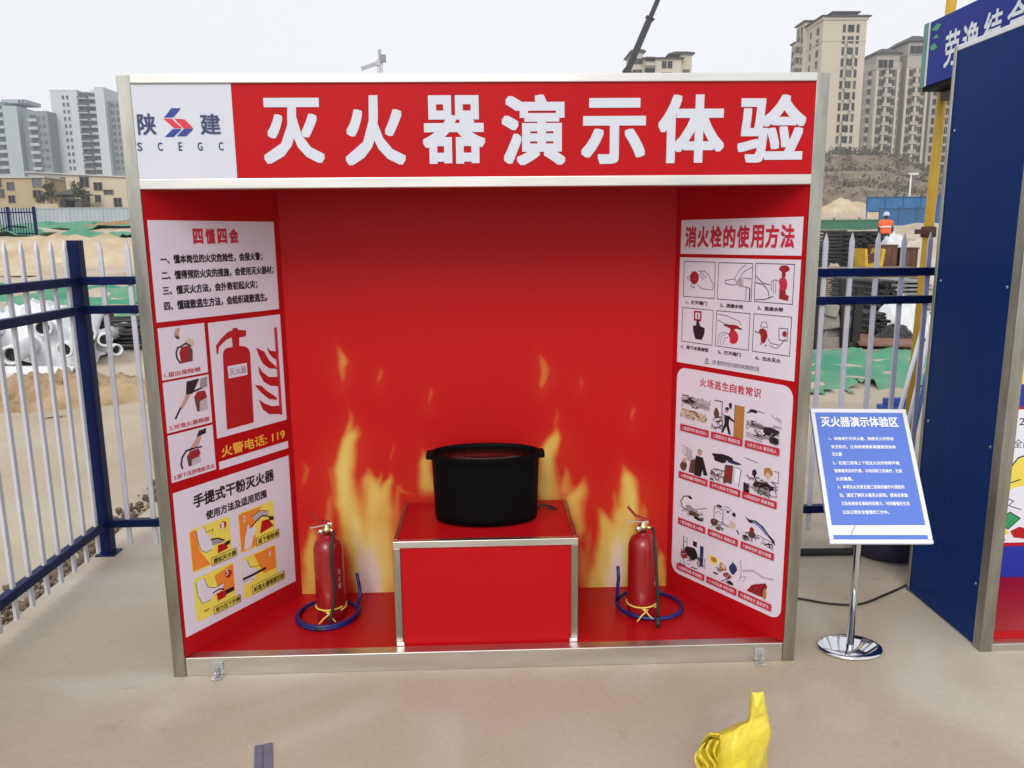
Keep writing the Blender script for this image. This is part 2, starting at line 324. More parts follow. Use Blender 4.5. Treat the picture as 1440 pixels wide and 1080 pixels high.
# back wall with printed flames
FLAMES = [
 (0.62, [(-0.61, 1.188, 0.0029), (-0.595, 1.147, 0.0087), (-0.574, 1.093, 0.0175), (-0.583, 1.04, 0.0146), (-0.592, 0.98, 0.0029)]),
 (0.46, [(-0.434, 1.085, 0.0029), (-0.43, 1.037, 0.0088), (-0.436, 0.983, 0.0029)]), (0.48, [(-0.232, 0.998, 0.003), (-0.224, 0.95, 0.0089), (-0.229, 0.895, 0.003)]),
 (0.6, [(-0.566, 0.93, 0.003), (-0.56, 0.86, 0.010), (-0.575, 0.79, 0.014), (-0.59, 0.70, 0.016)]), (0.5, [(-0.655, 0.56, 0.003), (-0.66, 0.50, 0.012), (-0.672, 0.43, 0.016), (-0.68, 0.34, 0.018), (-0.675, 0.2, 0.02)]),
 (0.5, [(-0.36, 0.60, 0.003), (-0.365, 0.54, 0.010), (-0.385, 0.46, 0.02), (-0.40, 0.34, 0.03), (-0.40, 0.2, 0.035), (-0.405, 0.08, 0.035)]), (0.42, [(0.30, 0.90, 0.003), (0.31, 0.86, 0.008), (0.30, 0.80, 0.012)]),
 (0.5, [(0.56, 0.56, 0.003), (0.555, 0.50, 0.010), (0.56, 0.44, 0.016), (0.57, 0.36, 0.02)]), (0.45, [(-0.39, 0.76, 0.003), (-0.385, 0.72, 0.007), (-0.395, 0.66, 0.010)]), (0.5, [(0.40, 0.30, 0.012), (0.41, 0.20, 0.03), (0.43, 0.10, 0.035), (0.44, 0.07, 0.03)]),
 (0.45, [(-0.778, 0.696, 0.003), (-0.758, 0.639, 0.0149), (-0.769, 0.593, 0.0119), (-0.784, 0.546, 0.003)]),
 (1.0, [(-0.53, 0.845, 0.003), (-0.55, 0.797, 0.0267), (-0.58, 0.735, 0.0357), (-0.596, 0.652, 0.0388), (-0.601, 0.542, 0.0451), (-0.580, 0.431, 0.052), (-0.553, 0.301, 0.060), (-0.525, 0.186, 0.066), (-0.505, 0.077, 0.066)]),
 (0.8, [(-0.499, 0.672, 0.003), (-0.496, 0.609, 0.015), (-0.478, 0.54, 0.0603), (-0.473, 0.444, 0.0849), (-0.472, 0.315, 0.0855), (-0.471, 0.185, 0.0861), (-0.482, 0.072, 0.0866)]),
 (0.8, [(-0.396, 0.639, 0.003), (-0.403, 0.595, 0.012), (-0.426, 0.545, 0.0302), (-0.456, 0.492, 0.0423), (-0.474, 0.412, 0.0425)]),
 (0.6, [(-0.443, 0.649, 0.003), (-0.448, 0.602, 0.009), (-0.463, 0.539, 0.0241), (-0.471, 0.476, 0.0302)]),
 (0.75, [(-0.722, 0.424, 0.003), (-0.74, 0.37, 0.0242), (-0.757, 0.289, 0.0304), (-0.765, 0.192, 0.0367), (-0.769, 0.076, 0.04)]),
 (0.4, [(-0.665, 0.7, 0.003), (-0.658, 0.612, 0.012), (-0.644, 0.527, 0.015), (-0.624, 0.447, 0.0181), (-0.604, 0.351, 0.0182)]),
 (0.85, [(-0.269, 0.742, 0.003), (-0.256, 0.692, 0.015), (-0.249, 0.63, 0.0301), (-0.245, 0.535, 0.0424), (-0.253, 0.487, 0.0425)]),
 (0.5, [(-0.383, 0.569, 0.003), (-0.354, 0.531, 0.0151), (-0.297, 0.517, 0.0242), (-0.237, 0.509, 0.0303)]),
 (0.58, [(0.228, 1.141, 0.003), (0.24, 1.102, 0.0089), (0.258, 1.051, 0.0178), (0.252, 0.997, 0.0149), (0.242, 0.942, 0.003)]),
 (0.46, [(0.397, 1.028, 0.003), (0.404, 0.988, 0.009), (0.401, 0.958, 0.003)]), (0.48, [(0.624, 0.902, 0.003), (0.631, 0.862, 0.0091), (0.626, 0.813, 0.003)]),
 (0.9, [(0.314, 0.831, 0.003), (0.296, 0.769, 0.0242), (0.272, 0.707, 0.0333), (0.26, 0.62, 0.0426), (0.263, 0.512, 0.0551), (0.281, 0.428, 0.0677)]),
 (0.75, [(0.437, 0.616, 0.0031), (0.425, 0.566, 0.0153), (0.404, 0.522, 0.0368), (0.376, 0.474, 0.0553), (0.383, 0.41, 0.0432), (0.405, 0.344, 0.0248), (0.415, 0.262, 0.0124)]),
 (0.6, [(0.345, 0.656, 0.003), (0.345, 0.593, 0.0122), (0.345, 0.529, 0.0276), (0.346, 0.475, 0.0369)]),
 (1.0, [(0.583, 0.654, 0.0031), (0.602, 0.6, 0.0245), (0.622, 0.536, 0.0369), (0.62, 0.453, 0.0464), (0.6, 0.356, 0.0591), (0.571, 0.242, 0.075), (0.553, 0.143, 0.0848), (0.548, 0.067, 0.0883)]),
 (0.85, [(0.475, 0.469, 0.0031), (0.497, 0.43, 0.0185), (0.522, 0.374, 0.0341), (0.533, 0.292, 0.0498), (0.515, 0.194, 0.0563), (0.485, 0.112, 0.044), (0.466, 0.069, 0.0315)]),
 (0.4, [(0.445, 0.392, 0.0031), (0.449, 0.294, 0.0155), (0.437, 0.179, 0.0188), (0.453, 0.102, 0.022)]),
 (0.75, [(0.754, 0.271, 0.0031), (0.762, 0.205, 0.0189), (0.767, 0.138, 0.0252), (0.762, 0.081, 0.0285)]), (0.5, [(0.69, 0.484, 0.0062), (0.677, 0.403, 0.0186), (0.66, 0.306, 0.025)])]
gx = np.arange(XL-.012, XR+.012, .0052); zl = np.concatenate([np.arange(ZF-.02, 1.26, .0056), [1.5, 1.8, ZT]])
X, Z = np.meshgrid(gx, zl); T = np.zeros_like(X); GL = np.zeros_like(X)
wob = .006*np.sin(X*61+np.sin(Z*23)*1.6) + .006*np.sin(Z*41+X*19) + .003*np.sin(Z*83+X*31)
for pk, pts in FLAMES:
    zz = np.array([p[1] for p in pts])[::-1]; xx = np.array([p[0] for p in pts])[::-1]; hh = np.array([p[2] for p in pts])[::-1]
    cx = np.interp(Z, zz, xx); hw = np.interp(Z, zz, hh)*1.12
    ins = (Z < zz[-1]+.03) & (Z > zz[0]-.03)
    d = np.abs(X+wob*.6-cx)/np.maximum(hw, .004); f = np.clip((1.55-d)/1.45, 0, 1); f = f*f*(3-2*f)
    ln = zz[-1]-zz[0]; end = np.clip((zz[-1]-Z)/min(.09, .3*ln)+.1, 0, 1)
    if zz[0] > .1: end = end*np.clip((Z-zz[0])/min(.07, .25*ln), 0, 1)
    T = np.maximum(T, pk*f*end*ins) + .12*np.minimum(T, pk*f*end*ins)
    dg = np.abs(X-cx)/(hw*2.2+.02); GL = np.maximum(GL, pk*np.exp(-dg*dg)*np.clip((zz[-1]+.06-Z)/.2, 0, 1)*np.clip((Z-zz[0]+.06)/.06, 0, 1))
streak = .94+.06*np.sin(X*95+np.sin(Z*7)*3+Z*8)
core = np.exp(-((X+.5-.13*(Z-.2))/.075)**2)*np.clip((.42-Z)/.25, 0, 1) + np.exp(-((X-.585-.1*(Z-.2))/.045)**2)*np.clip((.36-Z)/.22, 0, 1)
stops = [(0, (.45, .006, .0075)), (.18, (.475, .024, .010)), (.40, (.52, .12, .03)), (.66, (.59, .34, .07)), (1.0, (.64, .50, .16)), (1.35, (.66, .53, .44)), (1.8, (.66, .53, .56))]
def blur(A, k):
    w = np.exp(-(np.arange(-2*k, 2*k+1)/k)**2); w /= w.sum()
    A = np.apply_along_axis(lambda r: np.convolve(np.pad(r, 2*k, 'edge'), w, 'valid'), 1, A)
    return np.apply_along_axis(lambda r: np.convolve(np.pad(r, 2*k, 'edge'), w, 'valid'), 0, A)
T = .5*T + .5*blur(T, 4)
V = np.clip(T*streak, 0, 1.05)+core*np.clip(T, 0, 1)*.75+.0
V = np.maximum(V*.95, GL*.19)
ch = [np.interp(V, [s[0] for s in stops], [s[1][k] for s in stops]) for k in range(3)]
ny_, nx_ = X.shape; idx = np.arange(ny_*nx_).reshape(ny_, nx_)
q = np.stack([idx[:-1, :-1], idx[:-1, 1:], idx[1:, 1:], idx[1:, :-1]], -1).reshape(-1, 4)
me = bpy.data.meshes.new('flame_wall')
me.from_pydata(np.stack([X, np.full_like(X, BD), Z], -1).reshape(-1, 3).tolist(), [], q.tolist())
ca = me.color_attributes.new('print', 'FLOAT_COLOR', 'POINT'); ca.data.foreach_set('color', np.stack(ch+[np.ones_like(X)], -1).astype(np.float32).ravel())
fm = bpy.data.materials.new('printed flame vinyl'); fm.use_nodes = True; fn = fm.node_tree; at_ = fn.nodes.new('ShaderNodeVertexColor'); at_.layer_name = 'print'
fb = fn.nodes['Principled BSDF']; fb.inputs['Roughness'].default_value = .42; fb.inputs['Specular IOR Level'].default_value = .14; fn.links.new(at_.outputs[0], fb.inputs['Base Color'])
tn = fn.nodes.new('ShaderNodeTexNoise'); tn.inputs['Scale'].default_value = 2.4; bp_ = fn.nodes.new('ShaderNodeBump'); bp_.inputs['Strength'].default_value = .03; bp_.inputs['Distance'].default_value = .02
tc_ = fn.nodes.new('ShaderNodeTexCoord'); fn.links.new(tc_.outputs['Object'], tn.inputs['Vector']); fn.links.new(tn.outputs[0], bp_.inputs['Height']); fn.links.new(bp_.outputs[0], fb.inputs['Normal'])
me.materials.append(fm); ob = bpy.data.objects.new('back_wall_print', me); COL.objects.link(ob); ob.parent = booth
# clear plastic feet clipped to the bottom rail
M_ACR = mat('clear acrylic', (.85, .86, .86), .15); M_ACR.node_tree.nodes['Principled BSDF'].inputs['Transmission Weight'].default_value = .75
for x in (-1.0, 1.03):
    b = MB().box(x-.018, x+.018, -.006, .003, .012, .058).box(x-.018, x+.018, -.034, -.006, .002, .008).box(x-.003, x+.003, -.024, -.006, .008, .04); b.lathe([(.006, .0), (.006, .004), (0, .004)], 10, (0, 0, 0), 0, 1, 1, True, Matrix.Translation((x, -.007, .04)) @ Matrix.Rotation(math.pi/2, 4, 'X'))
    b.build('bracket', M_ACR, booth)
# ------------------------------------------------------------------ left wall sheets
def sheet(name, Fm, pts=None, rr=None, c='white', w=.0012): return art(name, Fm, booth, [('rr', c, *rr)] if rr else [('p', c, pts)], w)
P1 = sheet('notice_sheet', FL, [(.014, 1.320), (.575, 1.320), (.575, 1.664), (.014, 1.664)]); tag(P1, 'white notice of four numbered safety rules')
letter('heading', [(c, .190+i*.0535, .190+i*.0535+.043, 1.582, 1.637) for i, c in enumerate('四懂四会')], FL, PRINT['crim'], P1, .002, .045)
letter('lettering', [('一、懂本岗位的火灾危险性，会报火警；', .05, .504, 1.514, 1.548), ('二、懂得预防火灾的措施，会使用灭火器材；', .049, .558, 1.460, 1.494), ('三、懂灭火方法，会扑救初起火灾；', .048, .470, 1.408, 1.442), ('四、懂疏散逃生方法，会组织疏散逃生。', .048, .515, 1.356, 1.390)], FL, PRINT['black'], P1, .002, .036)
boxes = ((1.118, 1.300), (.929, 1.110), (.747, .920)); caps = ('1.拔出保险销', '2.对准火源根部', '3.按下压把喷射灭火')
photos = [
 [('p', 'tan', [(.52, .62), (.62, .70), (.74, .66), (.76, .50), (.66, .44), (.55, .50)]), ('p', 'dred', [(.42, .10), (.68, .12), (.70, .40), (.62, .52), (.46, .50), (.40, .38)]), ('p', 'dbrown', [(.60, .12), (.68, .12), (.70, .40), (.62, .5)]), ('l', 'black', .035, [(.46, .52), (.37, .50), (.33, .38), (.34, .24), (.40, .12)]), ('p', 'skin', [(.31, .80), (.38, .70), (.44, .72), (.42, .84), (.46, .98), (.36, .97)]), ('p', 'dbrown', [(.33, .78), (.38, .70), (.44, .74), (.36, .82)]), ('l', 'black', .03, [(.46, .53), (.56, .58), (.66, .50)])],
 [('p', 'black', [(.50, .95), (.80, .97), (.62, .62), (.46, .60)]), ('p', 'skin', [(.46, .62), (.58, .62), (.44, .40), (.36, .28), (.30, .32)]), ('l', 'black', .04, [(.32, .32), (.24, .18), (.19, .08)]), ('l', 'black', .035, [(.56, .66), (.70, .68), (.84, .72)]), ('p', 'grey', [(.78, .72), (.96, .72), (.98, .98), (.82, .96)]), ('p', 'dred', [(.64, .52), (.72, .64), (.90, .64), (.94, .46), (.84, .40), (.76, .38)]), ('p', 'dbrown', [(.64, .52), (.76, .40), (.74, .12), (.68, .14)]), ('p', 'mid', [(.76, .38), (.92, .44), (.94, .14), (.76, .12)])],
 [('p', 'black', [(.62, .80), (.84, .84), (.86, .98), (.68, .96)]), ('p', 'skin', [(.62, .80), (.74, .82), (.66, .58), (.54, .52), (.46, .54)]), ('l', 'black', .04, [(.50, .52), (.36, .50), (.26, .36), (.22, .18), (.24, .06)]), ('p', 'dred', [(.36, .34), (.44, .46), (.64, .48), (.68, .34), (.62, .22), (.42, .2)]), ('p', 'dbrown', [(.36, .34), (.46, .24), (.46, .06), (.38, .06)]), ('p', 'mid', [(.46, .22), (.66, .26), (.68, .08), (.48, .06)]), ('l', 'black', .03, [(.44, .50), (.58, .52), (.72, .50)])]]
for (v0, v1), cp_, ph in zip(boxes, caps, photos):
    P = sheet('photo_sheet', FL, [(.015, v0), (.208, v0), (.208, v1), (.015, v1)])
    art('picture', FL, P, scaled(ph, .018, .205, v0+.034, v1-.004), .0016)
    letter('caption', [(cp_, .024, min(.203, .024+.0215*len(cp_)), v0+.008, v0+.026)], FL, PRINT['crim'], P, .002, .018)
PE = sheet('extinguisher_sheet', FL, [(.224, .862), (.577, .862), (.577, 1.298), (.224, 1.298)])
SIL = [(.272, .886), (.404, .887), (.408, 1.059), (.41, 1.165), (.403, 1.182), (.388, 1.191), (.36, 1.197), (.363, 1.229), (.392, 1.229), (.398, 1.236), (.398, 1.253), (.36, 1.258), (.357, 1.267), (.334, 1.267), (.334, 1.26), (.311, 1.256), (.28, 1.236), (.252, 1.212), (.252, 1.179), (.26, 1.182), (.266, 1.205), (.301, 1.227), (.327, 1.233), (.328, 1.197), (.294, 1.195), (.284, 1.186), (.28, 1.173), (.276, 1.081)]
FL5 = [[(.441, 1.18), (.481, 1.159), (.503, 1.121), (.538, 1.09), (.541, 1.08), (.5, 1.089), (.469, 1.113), (.452, 1.147)], [(.495, 1.176), (.514, 1.158), (.543, 1.151), (.544, 1.115), (.52, 1.131), (.505, 1.149)], [(.446, 1.107), (.466, 1.078), (.497, 1.054), (.543, 1.047), (.544, 1.008), (.502, 1.017), (.467, 1.04), (.449, 1.075)], [(.42, 1.035), (.453, 1.026), (.484, .998), (.531, .964), (.53, .954), (.489, .965), (.451, .998)], [(.436, .973), (.467, .95), (.503, .933), (.545, .928), (.547, .892), (.484, .904), (.453, .93)]]
art('picture', FL, PE, [('p', 'red', SIL), ('r', 'crim', .541, .556, .888, 1.248)] + [('p', 'red', f) for f in FL5] + [('r', 'white', .297, .389, 1.080, 1.127)], .0016)
letter('lettering', [('灭火器', .302, .384, 1.089, 1.117)], FL, PRINT['grey'], PE, .003, .015)
letter('telephone_lettering', [('火警电话: 119', .238, .562, .784, .828)], FL, PRINT['amber'], booth, .0015, .02)
sheet('blank_strip', FL, [(.223, .741), (.576, .741), (.576, .771), (.223, .771)])
P3 = sheet('method_sheet', FL, [(.014, .152), (.570, .152), (.574, .709), (.014, .709)]); tag(P3, 'white sheet with four orange step pictures')
letter('heading', [('手提式干粉灭火器', .095, .488, .626, .677), ('使用方法及适用范围', .145, .442, .566, .601)], FL, PRINT['black'], P3, .002, .034)
tiles = [((.066, .250, .384, .550), (.262, .41), '提起灭火器', (.153, .271, .381, .412), '1',
  [('p', 'orange', [(0, 1), (0, 0), (.45, 0), (.2, .45), (.16, 1)]), ('p', 'white', [(.16, .96), (.36, 1), (.40, .78), (.52, .72), (.56, .46), (.50, .36), (.36, .34), (.24, .44), (.18, .7)]), ('l', 'black', .012, [(.16, .96), (.18, .7), (.24, .44), (.36, .34), (.5, .36)]), ('l', 'black', .012, [(.36, 1), (.40, .84), (.58, .86), (.54, .76)]), ('p', 'grey', [(.50, .62), (.82, .50), (.80, .42), (.52, .46)]), ('l', 'black', .03, [(.5, .62), (.68, .58), (.84, .46)]), ('p', 'red', [(.66, .40), (.86, .38), (.92, .22), (.64, .2)]), ('p', 'black', [(.84, .40), (.98, .42), (.98, .32), (.86, .3)]), ('e', 'red', .84, .86, .085, .10)]),
 ((.292, .474, .378, .544), None, '拔下保险销', (.373, .493, .382, .414), '2',
  [('p', 'orange', [(0, 1), (0, 0), (.5, 0), (.35, .5), (.66, 1)]), ('p', 'white', [(.08, .02), (.14, .40), (.22, .66), (.28, .66), (.28, .52), (.44, .54), (.48, .42), (.38, .30), (.28, .02)]), ('l', 'black', .012, [(.14, .40), (.22, .66), (.28, .66), (.28, .52)]), ('p', 'mid', [(.36, .80), (.60, .88), (.84, .80), (.86, .68), (.62, .70), (.5, .62)]), ('l', 'black', .03, [(.34, .56), (.48, .66), (.66, .74), (.84, .66)]), ('l', 'black', .014, [(.36, .82), (.60, .9), (.86, .80)]), ('p', 'red', [(.64, .60), (.84, .58), (.98, .34), (.56, .28)]), ('p', 'black', [(.84, .66), (1, .60), (1, .5), (.86, .54)])]),
 ((.066, .252, .188, .360), None, '用力压下手柄', (.144, .272, .186, .216), '3',
  [('p', 'orange', [(.5, .9), (1, 1), (1, .3), (.62, .3)]), ('p', 'white', [(.04, .94), (.24, .96), (.32, .70), (.50, .60), (.74, .62), (.66, .46), (.44, .44), (.36, .36), (.16, .36), (.06, .6)]), ('l', 'black', .012, [(.04, .94), (.06, .6), (.16, .36), (.36, .36)]), ('l', 'black', .012, [(.24, .96), (.32, .70), (.5, .6), (.74, .62)]), ('l', 'black', .03, [(.44, .50), (.60, .52), (.72, .46)]), ('p', 'red', [(.52, .44), (.74, .42), (.76, .26), (.54, .24)]), ('p', 'black', [(.74, .42), (.98, .42), (.98, .32), (.76, .3)]), ('l', 'black', .02, [(.18, .16), (.26, .15), (.3, .17)]), ('e', 'red', .86, .80, .09, .10)]),
 ((.291, .470, .184, .356), None, '对准火源根部扫射', (.334, .508, .189, .224), '4',
  [('p', 'orange', [(.35, 1), (1, 1), (1, .4), (.6, .4)]), ('p', 'white', [(0, .98), (.14, .96), (.22, .72), (.40, .62), (.42, .50), (.24, .34), (0, .34)]), ('l', 'black', .012, [(.14, .96), (.22, .72), (.5, .66), (.54, .60)]), ('l', 'black', .06, [(0, .50), (.30, .50), (.66, .52)]), ('l', 'mid', .03, [(0, .44), (.2, .42), (.3, .38)])])]
for (u0, u1, v0, v1), _, cap, (a, b_, c_, d_), num, dr in tiles:
    T_ = art('picture_tile', FL, P3, [('rr', 'lyel', u0, u1, v0, v1, .014)] + scaled(dr, u0+.003, u1-.003, v0+.006, v1-.006) + [('r', 'lyel', a, b_, c_, d_), ('l', 'black', .0022, [(a, c_), (b_, c_), (b_, d_), (a, d_), (a, c_)])], .0016)
    letter('caption', [(cap, a+.006, b_-.004, c_+.005, d_-.005)], FL, PRINT['black'], P3, .0042, .02)
    nu = u1-.042 if num != '2' else u0+.02
    letter('numeral', [(num, nu, nu+.013, v1-.042, v1-.015)], FL, PRINT['white'], P3, .0042, .01)
# ------------------------------------------------------------------ right wall sheets
Q1 = sheet('heading_sheet', FR, [(.029, 1.523), (.594, 1.523), (.594, 1.656), (.029, 1.656)])
letter('heading', [(c, .053+i*.0645, .053+i*.0645+.058, 1.548, 1.631) for i, c in enumerate('消火栓的使用方法')], FR, PRINT['crim'], Q1, .002, .035)
Q2 = sheet('hydrant_sheet', FR, [(.027, 1.080), (.594, 1.080), (.594, 1.509), (.027, 1.509)]); tag(Q2, 'white sheet of six line drawings on hydrant use')
frames = [(.052, .213, 1.353, 1.493), (.229, .390, 1.352, 1.492), (.404, .569, 1.353, 1.493), (.050, .211, 1.169, 1.307), (.228, .388, 1.169, 1.307), (.406, .569, 1.168, 1.308)]
bl = lambda w, *p: ('l', 'black', w, list(p))
draw6 = [
 [bl(.014, (.50, .74), (.66, .76), (.80, .66), (.98, .38), (.96, .22), (.60, .24), (.44, .36)), ('e', 'dred', .34, .55, .15, .19), ('e', 'crim', .36, .56, .07, .09), bl(.014, (.28, .36), (.22, .30), (.36, .24), (.34, .36)), bl(.012, (.18, .6), (.10, .55), (.18, .46)), bl(.012, (.56, .72), (.74, .56)), bl(.012, (.50, .66), (.66, .50)), ('e', 'black', .34, .56, .03, .04)],
 [bl(.014, (.50, .60), (.66, .86), (.80, .98)), bl(.014, (.58, .52), (.78, .80), (1, .92)), bl(.014, (.20, .52), (.50, .58), (.60, .44), (.46, .40), (.22, .44), (.2, .52)), ('e', 'mid', .68, .50, .09, .15), bl(.014, (.76, .62), (1, .60)), bl(.014, (.72, .40), (.98, .34)), bl(.014, (.86, .36), (.86, .02)), bl(.03, (.97, .34), (.97, .02)), bl(.012, (.64, .6), (.68, .40))],
 [('e', 'dred', .76, .90, .14, .09), ('p', 'dred', [(.70, .84), (.80, .84), (.80, .68), (.70, .68)]), ('e', 'crim', .74, .48, .12, .20), ('p', 'dred', [(.66, .34), (.82, .34), (.84, .22), (.92, .20), (.90, .06), (.66, .10)]), ('e', 'white', .54, .42, .12, .18), bl(.014, (.44, .30), (.44, .54), (.52, .60), (.62, .58)), bl(.012, (.50, .26), (.50, .58)), bl(.012, (.56, .24), (.56, .6)), bl(.016, (0, .68), (.20, .50), (.40, .46)), bl(.016, (0, .50), (.22, .46), (.36, .30), (.40, .10)), bl(.016, (.02, .04), (.30, .06), (.5, .16))],
 [('r', 'dred', .38, .64, .66, .96), ('r', 'white', .43, .59, .71, .91), bl(.03, (.51, .88), (.51, .70)), ('p', 'black', [(.48, .68), (.56, .68), (.60, .52), (.76, .46), (.76, .30), (.68, .10), (.46, .10), (.38, .32), (.36, .50), (.47, .52)])],
 [bl(.014, (0, .92), (.30, .90), (.70, .78), (.78, .66)), bl(.014, (.02, .76), (.26, .66), (.40, .64)), bl(.04, (.24, .62), (.50, .60), (.78, .56)), ('e', 'dred', .52, .60, .20, .06), ('p', 'dred', [(.44, .56), (.56, .56), (.60, .44), (.44, .44)]), ('e', 'crim', .54, .30, .16, .20), ('e', 'white', .24, .20, .20, .22), bl(.014, (.06, .04), (.10, .34), (.26, .42), (.42, .36)), bl(.012, (.14, .04), (.18, .30), (.32, .36)), bl(.012, (.24, .04), (.28, .24), (.38, .28))],
 [('e', 'white', .28, .70, .10, .13), bl(.014, (.18, .68), (.22, .82), (.34, .82), (.38, .68), (.18, .68)), ('p', 'dred', [(.14, .58), (.24, .66), (.36, .60), (.40, .44), (.32, .24), (.22, .26), (.20, .44)]), bl(.022, (.04, .54), (.2, .5)), bl(.022, (.20, .20), (.26, .24)), bl(.022, (.34, .18), (.38, .2)), bl(.014, (.42, .38), (.50, .26), (.76, .24), (.88, .42)), bl(.012, (.46, .20), (.64, .14), (.74, .20)), bl(.014, (.70, .70), (.94, .70), (.94, .38), (.72, .38), (.70, .70)), ('e', 'dred', .86, .56, .06, .08)]]
cap6 = ('1、打开箱门', '2、连接水枪', '3、连接水带', '4、按下水泵按钮', '5、打开阀门', '6、出水灭火')
for (u0, u1, v0, v1), d, c in zip(frames, draw6, cap6):
    art('picture', FR, Q2, [('l', 'black', .0026, [(u0, v0), (u1, v0), (u1, v1), (u0, v1), (u0, v0)])] + scaled(d, u0+.003, u1-.003, v0+.003, v1-.003), .0018)
    wd = .0185*len(c); uc = (u0+u1)/2-.01
    letter('caption', [(c, uc-wd/2, uc+wd/2, v0-.030, v0-.014)], FR, PRINT['black'], Q2, .002, .035)
letter('note', [('注意: 遇到危险时应先切断现场电源再使用主阀', .212, .440, 1.094, 1.113)], FR, PRINT['black'], Q2, .002, .005)
art('warning_mark', FR, Q2, [bl(.0026, (.178, 1.094), (.198, 1.094), (.188, 1.116), (.178, 1.094)), bl(.002, (.188, 1.099), (.188, 1.109))], .002)
Q3 = sheet('escape_sheet', FR, rr=(.030, .594, .158, 1.060, .045)); tag(Q3, 'white rounded sheet of twelve captioned escape drawings')
letter('heading', [(c, .156+i*.0380, .156+i*.0380+.033, .996, 1.031) for i, c in enumerate('火场逃生自救常识')], FR, PRINT['crim'], Q3, .002, .018)
cap12 = ('1.熟悉环境 暗记出口', '2.通道出口 畅通无阻', '3.扑灭小火 惠及他人', '4.保持镇静 明辨方向', '5.不入险地 不贪财物', '6.简易防护 蒙鼻匍匐', '7.善用通道 莫入电梯', '8.缓降逃生 滑绳自救', '9.避难场所 固守待援', '10.缓晃轻抛 寻求援助', '11.火已及身 切勿惊跑', '12.跳楼有术 虽损求生')
tops = [(.062, .214, .956), (.228, .383, .959), (.396, .551, .952), (.062, .218, .744), (.231, .384, .746), (.395, .552, .760), (.066, .215, .533), (.231, .383, .537), (.398, .552, .537), (.066, .220, .345), (.233, .387, .318), (.398, .553, .341)]
bots = [.795]*3+[.590]*3+[.386]*3+[.180]*3
def scrib(seed, box, n, cols, wd=(.01, .03)):
    g = random.Random(seed); x0, x1, y0, y1 = box; o = []
    for i in range(n):
        x, y = g.uniform(x0, x1), g.uniform(y0, y1); p = [(x, y)]
        for _ in range(g.randint(1, 3)): x = min(x1, max(x0, x+g.gauss(0, .11))); y = min(y1, max(y0, y+g.gauss(0, .08))); p.append((x, y))
        o.append(('l', g.choice(cols), g.uniform(*wd), p))
    return o
def blob(c, cx, cy_, rx, ry, seed, k=11):
    g = random.Random(seed); return ('p', c, [(cx+rx*g.uniform(.7, 1.15)*math.cos(t*6.283/k), cy_+ry*g.uniform(.7, 1.15)*math.sin(t*6.283/k)) for t in range(k)])
K = ['black', 'grey', 'dbrown']
